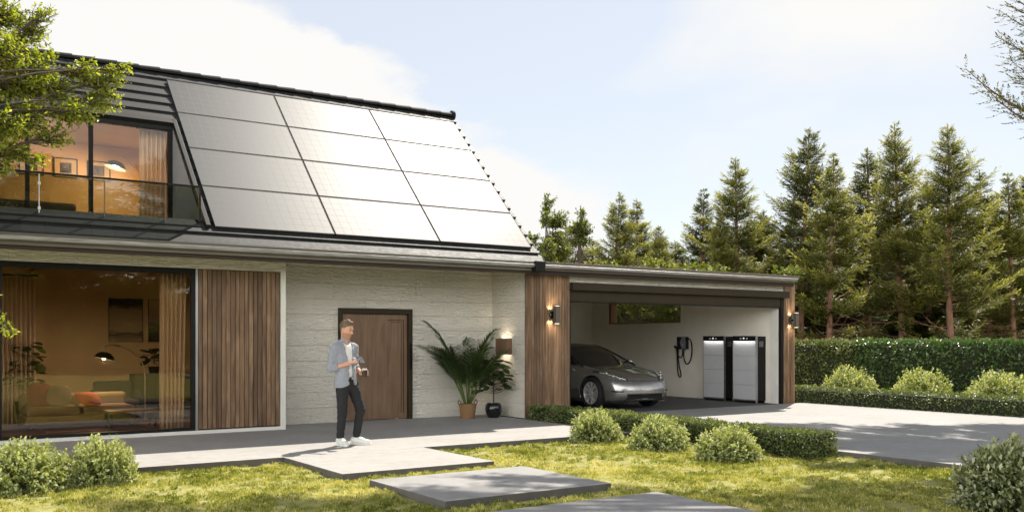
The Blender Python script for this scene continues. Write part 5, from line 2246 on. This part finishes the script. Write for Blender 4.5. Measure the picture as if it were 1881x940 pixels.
MAIN = [
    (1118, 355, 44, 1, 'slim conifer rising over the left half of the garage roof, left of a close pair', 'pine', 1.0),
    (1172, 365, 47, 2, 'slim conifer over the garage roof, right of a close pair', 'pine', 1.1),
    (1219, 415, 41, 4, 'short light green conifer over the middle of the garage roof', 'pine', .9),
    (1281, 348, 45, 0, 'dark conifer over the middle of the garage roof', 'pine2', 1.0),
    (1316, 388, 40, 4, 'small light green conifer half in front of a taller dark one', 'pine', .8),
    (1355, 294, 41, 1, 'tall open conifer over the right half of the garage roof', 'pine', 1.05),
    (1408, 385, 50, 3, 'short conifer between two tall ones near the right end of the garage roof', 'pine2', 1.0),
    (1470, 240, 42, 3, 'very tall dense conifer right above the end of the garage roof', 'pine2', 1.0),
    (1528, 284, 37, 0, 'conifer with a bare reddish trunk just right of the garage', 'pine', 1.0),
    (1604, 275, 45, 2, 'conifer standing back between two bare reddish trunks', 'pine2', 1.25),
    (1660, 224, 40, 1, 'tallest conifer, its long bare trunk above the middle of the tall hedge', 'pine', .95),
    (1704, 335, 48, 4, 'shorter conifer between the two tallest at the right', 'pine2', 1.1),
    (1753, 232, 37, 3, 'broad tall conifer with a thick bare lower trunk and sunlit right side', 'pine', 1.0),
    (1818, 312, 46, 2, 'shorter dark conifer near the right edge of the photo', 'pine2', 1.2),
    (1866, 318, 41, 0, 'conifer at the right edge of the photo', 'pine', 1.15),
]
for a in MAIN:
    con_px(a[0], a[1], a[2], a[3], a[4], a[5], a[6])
rr = random.Random(3)
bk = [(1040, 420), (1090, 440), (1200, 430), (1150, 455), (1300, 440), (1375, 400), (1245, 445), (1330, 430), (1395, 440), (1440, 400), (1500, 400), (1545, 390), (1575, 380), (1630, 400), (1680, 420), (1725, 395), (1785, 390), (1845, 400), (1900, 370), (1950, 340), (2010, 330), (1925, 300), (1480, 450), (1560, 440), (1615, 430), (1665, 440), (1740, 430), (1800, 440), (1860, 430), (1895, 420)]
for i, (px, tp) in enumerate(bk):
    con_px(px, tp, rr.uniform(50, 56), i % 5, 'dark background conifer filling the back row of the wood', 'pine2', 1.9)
# the wood behind the camera, seen in the window glass
for i in range(26):
    x, y = -22 + i * 2.1 + rr.uniform(-.6, .6), -17 - rr.uniform(0, 5)
    con_tree((x, y, -.12), rr.uniform(9.5, 11.5) if 2.5 < x < 15 else rr.uniform(4.2, 5.6), i % 5, 'conifer of the wood facing the house, mirrored in its windows', 'pine2', rz=i * 1.1, group='conifers reflected in the windows', wide=2.1)

# --- near conifer at the right edge, only some boughs in view
_p = g_t(1945, 625, 20.0)
_tm, _cm = conifer(21, H=11.5, R0=3.0, dens=1.15, bare=.5, needle=.10, u0=.53)
t = thing('conifer_tree', (_p[0], _p[1], -.12), 'near conifer reaching thin boughs in from the top right edge', 'tree')
link(_tm, 'trunk', None, t, False)
link(_cm, 'crown', None, t, False)


# --- broadleaf trees: clusters of twigs hung on limbs
def broad_tree(name, base, clusters, label, leaf, leaf_n, mat, seed, trunk_r=.14, fork=.45, fork_z=None, group=None, twig=True, droop=.1, bark=None, flat=.8):
    rng = np.random.default_rng(seed)
    rr = random.Random(seed)
    base = np.array(base, float)
    t = thing(name, tuple(base), label, 'tree', group)
    tr = MB()
    C = np.array([c[:3] for c in clusters], float)
    top = C[:, 2].max()
    fz = fork_z if fork_z is not None else base[2] + (top - base[2]) * fork
    ctr = C.mean(0)
    trunk_top = np.array((base[0] * .9 + ctr[0] * .1, base[1] * .9 + ctr[1] * .1, fz))
    pts = [base + (trunk_top - base) * u + np.array((.06 * math.sin(u * 5), .06 * math.cos(u * 4), 0)) * (u > 0) for u in np.linspace(0, 1, 6)]
    tr.tube(pts, [trunk_r * (1.25 - .5 * u) for u in np.linspace(0, 1, 6)], 10)
    P, D, N, L, R = [], [], [], [], []
    for (cx_, cy_, cz_, r_) in clusters:
        c = np.array((cx_, cy_, cz_))
        u0 = rr.uniform(.6, 1)
        s = base + (trunk_top - base) * u0
        mid = s * .5 + c * .5 + np.array((rr.uniform(-.15, .15), rr.uniform(-.15, .15), .12 * np.linalg.norm(c - s)))
        limb = [s * (1 - u) ** 2 + 2 * mid * u * (1 - u) + c * u * u for u in np.linspace(0, 1, 7)]
        d0 = np.linalg.norm(c - s)
        tr.tube(limb, [max(.007, trunk_r * .30 * (1 - .85 * u)) for u in np.linspace(0, 1, 7)], 6, cap=False)
        nt = int(leaf_n * r_ * r_ * 90)
        for k in range(nt):
            dv = rvec(1, rng)[0] * np.array((1, 1, flat))
            l = r_ * rng.uniform(.35, 1.0) ** .6
            st = c + (limb[5] - c) * rng.uniform(0, 1.2)
            e = c + dv * l
            e[2] -= droop * l
            m_ = (st + e) / 2 + rvec(1, rng)[0] * .08 * l
            if twig:
                tr.tube([st, m_, e], [.006, .0045, .002], 4, cap=False)
            nl = rng.integers(7, 13)
            for q in range(nl):
                w = .35 + .65 * (q + 1) / nl
                p = st * (1 - w) ** 2 + 2 * m_ * w * (1 - w) + e * w * w
                P.append(p)
                dd = unit((e - st)[None])[0] * .6 + rvec(1, rng)[0] * .9
                D.append(dd)
                N.append((rr.gauss(0, .5), rr.gauss(0, .5), 1))
                L.append(leaf * rr.uniform(.65, 1.25))
                R.append(.45 + .25 * (w - .6) + rr.gauss(0, .20))
    P, D, N, L, R = map(np.array, (P, D, N, L, R))
    tr.build('trunk', bark or BARK, t, smooth=True)
    link_leaves(leaf_arrays(P, D, unit(N), L, L * .52, np.clip(R, 0, 1), .12), 'crown', LEAF[mat], t, True)
    return t


# left tree: trunk outside the picture, crown over the upper window
cl = []
rr = random.Random(12)
for (px, py, tt, r) in ((15, 25, 10.6, .30), (60, 60, 10.9, .27), (20, 95, 10.2, .30), (75, 115, 10.6, .25), (40, 160, 10.4, .32), (100, 165, 10.7, .30), (160, 135, 10.9, .24), (205, 150, 11.1, .22), (190, 185, 11.0, .22), (140, 205, 10.6, .25), (60, 215, 10.3, .27),
                        (15, 225, 10.0, .28), (110, 250, 10.5, .18), (30, 275, 10.3, .20), (70, 295, 10.5, .12), (5, 310, 10.2, .14), (222, 128, 11.1, .14), (85, 25, 10.9, .15), (-40, 60, 10.2, .38), (-60, 160, 10.0, .40), (-30, 250, 9.9, .30), (-120, 110, 9.8, .5), (-160, 230, 9.7, .45), (-90, -40, 10.2, .5), (-10, -60, 10.6, .40), (-200, 20, 9.8, .5)):
    cl.append((*g_t(px, py, tt), r))
cl += [(-1.3, 9.6, 4.6, .5), (-1.9, 10.4, 4.1, .45), (-1.5, 11.2, 4.8, .5), (-.6, 9.3, 4.2, .45), (-.9, 10.6, 5.5, .55), (-.2, 9.8, 5.1, .45), (-2.0, 9.8, 4.9, .45), (-1.1, 11.9, 4.2, .4)]
cl.append((*g_t(22, 612, 9.9), .085))
cl.append((*g_t(-8, 545, 9.9), .06))
broad_tree('leafy_tree', (-.45, 10.5, -.12), cl, 'bright leafy tree in front of the upper window at the top left', .055, 11, 'broad', 5, trunk_r=.085, fork_z=3.7, droop=.05)

# broadleaf trees behind the house end and the garage roof
for (px, top, tt, lb, sd) in ((1008, 350, 33, 'loose light green broadleaf tree rising just beyond the end of the black roof', 3), (1066, 376, 36, 'thin broadleaf tree right of the loose one beyond the black roof', 4)):
    cl = []
    rr = random.Random(sd)
    b = g_t(px, 625, tt)
    tz = g_t(px, top, tt)[2]
    for i in range(24):
        u = rr.random() ** .9
        z = 1.6 + (tz - 2.0) * u
        w_ = (1.7 if sd == 3 else 1.1) * (1 - .85 * u ** 1.2)
        cl.append((b[0] + rr.uniform(-1, 1) * w_, b[1] + rr.uniform(-1, 1) * w_, z, rr.uniform(.34, .66) * (1 - .35 * u)))
    cl.append((b[0], b[1], tz - .25, .28))
    broad_tree('leafy_tree', (b[0], b[1], -.12), cl, lb, .10, 3.4, 'broad2', sd, trunk_r=.10, fork=.8, droop=.1)
for i, (px, top, tt, lb) in enumerate(((1160, 472, 33, 'bright bushy young tree over the garage roof, left of two'), (1265, 476, 34, 'bright bushy young tree over the garage roof, right of two'), (1395, 478, 36, 'mid green bushy young tree near the right end of the garage roof'))):
    b = g_t(px, 625, tt)
    tz = g_t(px, top, tt)[2]
    rr = random.Random(40 + i)
    cl = [(b[0] + rr.uniform(-1.3, 1.3), b[1] + rr.uniform(-1.3, 1.3), tz - rr.uniform(.3, 1.6), rr.uniform(.4, .6)) for _ in range(11)]
    broad_tree('young_tree', (b[0], b[1], -.12), cl, lb, .13, 2.4, 'broad2', 60 + i, trunk_r=.07, fork=.5, group='bushy young trees behind the garage')

# undergrowth below the conifers
def under():
    rng = np.random.default_rng(8)
    n = 26000
    px = rng.uniform(1440, 2000, n)
    tt = rng.uniform(36, 50, n)
    a = (px - 940.5) / FOC
    x = (FW[0] + RT[0] * a) * tt
    y = (FW[1] + RT[1] * a) * tt
    hgt = 1.9 * vnoise(x, y, .45, 9) ** 1.4 + .25
    z = -.1 + hgt * rng.uniform(.2, 1, n)
    P = np.stack([x, y, z], 1)
    L = rng.uniform(.10, .22, n)
    arr = leaf_arrays(P, rvec(n, rng) + np.array([0, 0, .4]), rvec(n, rng) + np.array([0, 0, 1.]), L, L * .45, np.clip(rng.normal(.42, .22, n), 0, 1))
    o = link(np_mesh('undergrowth', *arr), 'undergrowth', leafmat('undergrowth leaves', [(.05, .035, .018), (.06, .06, .02), (.10, .12, .03), (.2, .2, .06)], .3, .6, .2))
    tag(o, 'brown and green undergrowth on the floor of the wood', 'undergrowth', kind='stuff')


under()

# tall shade trees on the right, outside the picture: their leaves dapple the driveway and slabs
def up(px, py, h, z0=0.):
    g = g_z(px, py, z0)
    return (g[0] + _sd.x / _sd.z * (h - z0), g[1] + _sd.y / _sd.z * (h - z0), h)


cl = []
rr = random.Random(77)
# boughs over the far half of the driveway and the right of the lawn
def clear(c, r):
    # keep every bough above the view of the house front
    x, y, z = c
    t_ = FW[0] * x + FW[1] * y
    return 625 - (z - r - .25 - 1.5) * FOC / t_ < -12


for k in range(150):
    px = 1330 + 600 * rr.random() ** .7
    py = rr.uniform(779, 846)
    if px < 1500 and py > 806:
        py = rr.uniform(780, 800)
    r_ = rr.uniform(.26, .50)
    for h_ in np.arange(9.6 + rr.random(), 15, .3):
        if clear(up(px, py, h_), r_):
            cl.append((*up(px, py, h_), r_))
            break
for k in range(20):
    cl.append((*up(rr.uniform(1440, 1740), rr.uniform(868, 935), rr.uniform(9.8, 11.0)), rr.uniform(.22, .38)))
broad_tree('shade_tree', (19.6, 6.2, -.12), cl, 'tall spreading tree right of the driveway that dapples it with shade', .14, 2.1, 'broad2', 9, trunk_r=.24, fork_z=9.9, twig=True)
cl = []
for k in range(24):
    cl.append((*up(rr.uniform(770, 1090), rr.uniform(868, 908), rr.uniform(10.0, 11.4)), rr.uniform(.14, .27)))
for k in range(5):
    cl.append((*up(rr.uniform(1020, 1180), rr.uniform(912, 938), rr.uniform(9.8, 11.0)), rr.uniform(.14, .26)))
for k in range(24):
    cl.append((*up(rr.uniform(60, 700), rr.uniform(900, 938), rr.uniform(10.6, 12.0)), rr.uniform(.24, .42)))
broad_tree('shade_tree', (18.2, 5.6, -.12), cl, 'tall leaning tree whose high boughs shade the stepping slabs', .11, 1.7, 'broad2', 10, trunk_r=.22, fork_z=10.0, twig=True)


# --- potted plants by the entrance
def basket_palm(x, y):
    t = thing('potted_palm', (x, y, 0), 'feathery palm in a woven basket by the entrance wall', 'potted plant')
    wk = NT('woven basket')
    v = wk.coord()
    s_ = wk.n('SeparateXYZ')
    wk.l(v, s_.inputs[0])
    a = wk.math('ARCTAN2', s_.outputs[1], s_.outputs[0])
    wv = wk.math('MULTIPLY', wk.math('SINE', wk.math('MULTIPLY', a, 26.0)), wk.math('SINE', wk.math('MULTIPLY', s_.outputs[2], 190.0)))
    wk.set(Base_Color=wk.ramp(wk.math('ADD', wk.math('MULTIPLY', wv, .5), .5), [(.2, (.16, .085, .035)), (.8, (.36, .21, .09))]), Roughness=.8, Normal=wk.bump(wv, .6, .012))
    bk_ = MB().lathe([(.0, 0), (.125, 0), (.135, .02), (.165, .22), (.170, .285), (.155, .29), (.150, .27), (.0, .26)], (0, 0, 0), 40).build('basket', wk.m, t, world=False, smooth='auto')
    for s in (-1, 1):
        MB().tube([(s * .165, -.05, .26), (s * .19, -.045, .33), (s * .195, 0, .36), (s * .19, .045, .33), (s * .165, .05, .26)], .010, 8).build('handle', wk.m, bk_, world=False, smooth=True)
    rng = np.random.default_rng(4)
    rr = random.Random(4)
    st = MB()
    P, D, N, L, R = [], [], [], [], []
    for k in range(26):
        a = k * 2.4 + rr.uniform(-.3, .3)
        el = rr.uniform(1.18, 1.53) if k < 20 else rr.uniform(1.05, 1.3)
        ln = rr.uniform(1.2, 1.62) if k < 20 else rr.uniform(.9, 1.15)
        if k == 0:
            a, el, ln = 2.75, 1.38, 1.85
        if k == 1:
            a, el, ln = 3.25, 1.25, 1.45
        p = np.array((.05 * math.cos(a), .05 * math.sin(a), .26))
        dv = np.array((math.cos(a) * math.cos(el), math.sin(a) * math.cos(el), math.sin(el)))
        pts = [p.copy()]
        n = 22
        for i in range(n):
            w = i / n
            dv = dv + np.array((math.cos(a) * .012, math.sin(a) * .012, -.012 - .10 * w * w))
            dv /= np.linalg.norm(dv)
            p = p + dv * ln / n
            p[1] = min(p[1], .50)
            pts.append(p.copy())
        st.tube(pts[::3] + [pts[-1]], [.011 - .009 * i / (len(pts[::3])) for i in range(len(pts[::3]) + 1)], 6)
        for i in range(9, n + 1):
            w = i / n
            dl = pts[i] - pts[i - 1]
            dl /= np.linalg.norm(dl)
            sd = np.cross(dl, (0, 0, 1))
            sd /= max(np.linalg.norm(sd), 1e-6)
            for s in (-1, 1):
                for hh in (0, .33, .66):
                    P.append(pts[i - 1] + (pts[i] - pts[i - 1]) * hh)
                    D.append(dl * .75 + s * sd * .75 + np.array((0, 0, .12 - .45 * w + rr.gauss(0, .08))))
                    N.append(np.array((0, 0, 1)) + dl * .2)
                    L.append((.12 + .24 * math.sin(math.pi * min(1, w * .95 + .02)) ** .8) * rr.uniform(.85, 1.1) * (.75 + .25 * ln))
                    R.append(.35 + .5 * w + rr.gauss(0, .15))
    P, D, N, L, R = map(np.array, (P, D, N, L, R))
    PSTEM = pm('palm stem', (.10, .14, .03), .5, var=.2)
    st.build('stems', PSTEM, t, world=False, smooth=True)
    link_leaves(leaf_arrays(P, D, unit(N), L, np.full(len(L), .022), np.clip(R, 0, 1), .25, .35), 'fronds', LEAF['palm'], t)


basket_palm(9.46, 15.58)


def fig(x, y, z, k, label, pot, seed, h=1.0, nl=46, spread=.24):
    t = thing('potted_fig', (x, y, z), label, 'potted plant')
    pot(t)
    rng = np.random.default_rng(seed)
    rr = random.Random(seed)
    st = MB()
    st.tube([(0, 0, .2), (.01, .01, h * .6), (.0, -.01, h)], [.014, .011, .006], 8)
    P, D, N, L, R = [], [], [], [], []
    for i in range(nl):
        u = (i + .5) / nl
        a = i * 2.4 + rr.uniform(-.3, .3)
        zz = h * (.42 + .58 * u)
        l = spread * rr.uniform(.5, 1.05) * (1.05 - .55 * u)
        p0 = np.array((0, 0, zz))
        p1 = p0 + np.array((math.cos(a) * l, math.sin(a) * l, .05 + .03 * rr.random()))
        st.tube([p0, (p0 + p1) / 2 + np.array((0, 0, -.01)), p1], [.005, .004, .003], 4)
        P.append(p1)
        D.append((math.cos(a) + rr.gauss(0, .3), math.sin(a) + rr.gauss(0, .3), rr.uniform(-.5, .35)))
        N.append((rr.gauss(0, .25) - .3 * math.cos(a), rr.gauss(0, .25) - .3 * math.sin(a), 1))
        L.append(rr.uniform(.15, .23))
        R.append(.3 + .4 * u + rr.gauss(0, .2))
    P, D, N, L, R = map(np.array, (P, D, N, L, R))
    # broad rounded leaves: six-sided with a keel
    D = unit(D)
    S = unit(np.cross(D, unit(N)))
    Nn = unit(np.cross(S, D))
    V = []
    for w, ww in ((0, .06), (.3, .34), (.65, .42), (.9, .24), (1.0, .04)):
        c = P + D * (L * w)[:, None] + Nn * (-.12 * L * w * w)[:, None]
        V += [c - S * (L * ww)[:, None] + Nn * (.10 * L)[:, None] * ww, c, c + S * (L * ww)[:, None] + Nn * (.10 * L)[:, None] * ww]
    n = len(P)
    V = np.stack(V, 1)
    F = []
    for i in range(4):
        for j in range(2):
            q = i * 3 + j
            F.append((q, q + 1, q + 4, q + 3))
    F = np.array(F)[None] + (np.arange(n) * 15)[:, None, None]
    st.build('stems', BARK, t, world=False, smooth=True)
    link(np_mesh('leaves', V.reshape(-1, 3), F.reshape(-1, 4), np.repeat(np.clip(R, 0, 1), 8), smooth=True), 'leaves', LEAF['fig'], t, False)


def black_pot(t):
    MB().lathe([(.0, 0), (.10, 0), (.145, .07), (.165, .16), (.155, .24), (.125, .285), (.115, .285), (.11, .26), (.0, .25)], (0, 0, 0), 36).build('pot', MAT['black_gloss'], t, world=False, smooth='auto')


def square_pot(t):
    MB().lathe([(.0, 0), (.15, 0), (.19, .42), (.175, .42), (.165, .38), (.0, .38)], (0, 0, 0), 4).build('pot', MAT['black'], t, world=False, bevel=.01)


fig(10.0, 15.50, 0, 0, 'glossy leaved fig in a round black pot beside the basket palm', black_pot, 6, 1.08, 80, .30)
fig(2.15, 18.0, .05, 1, 'tall rubber plant in a dark pot inside the living room', square_pot, 7, 1.35, 40, .26)
fig(4.45, 18.95, .86, 2, 'small dark plant on the black sideboard in the living room', lambda t: MB().lathe([(0, 0), (.08, 0), (.11, .14), (.1, .14), (.09, .12), (0, .12)], (0, 0, 0), 24).build('pot', MAT['black'], t, world=False, smooth='auto'), 8, .42, 22, .14)
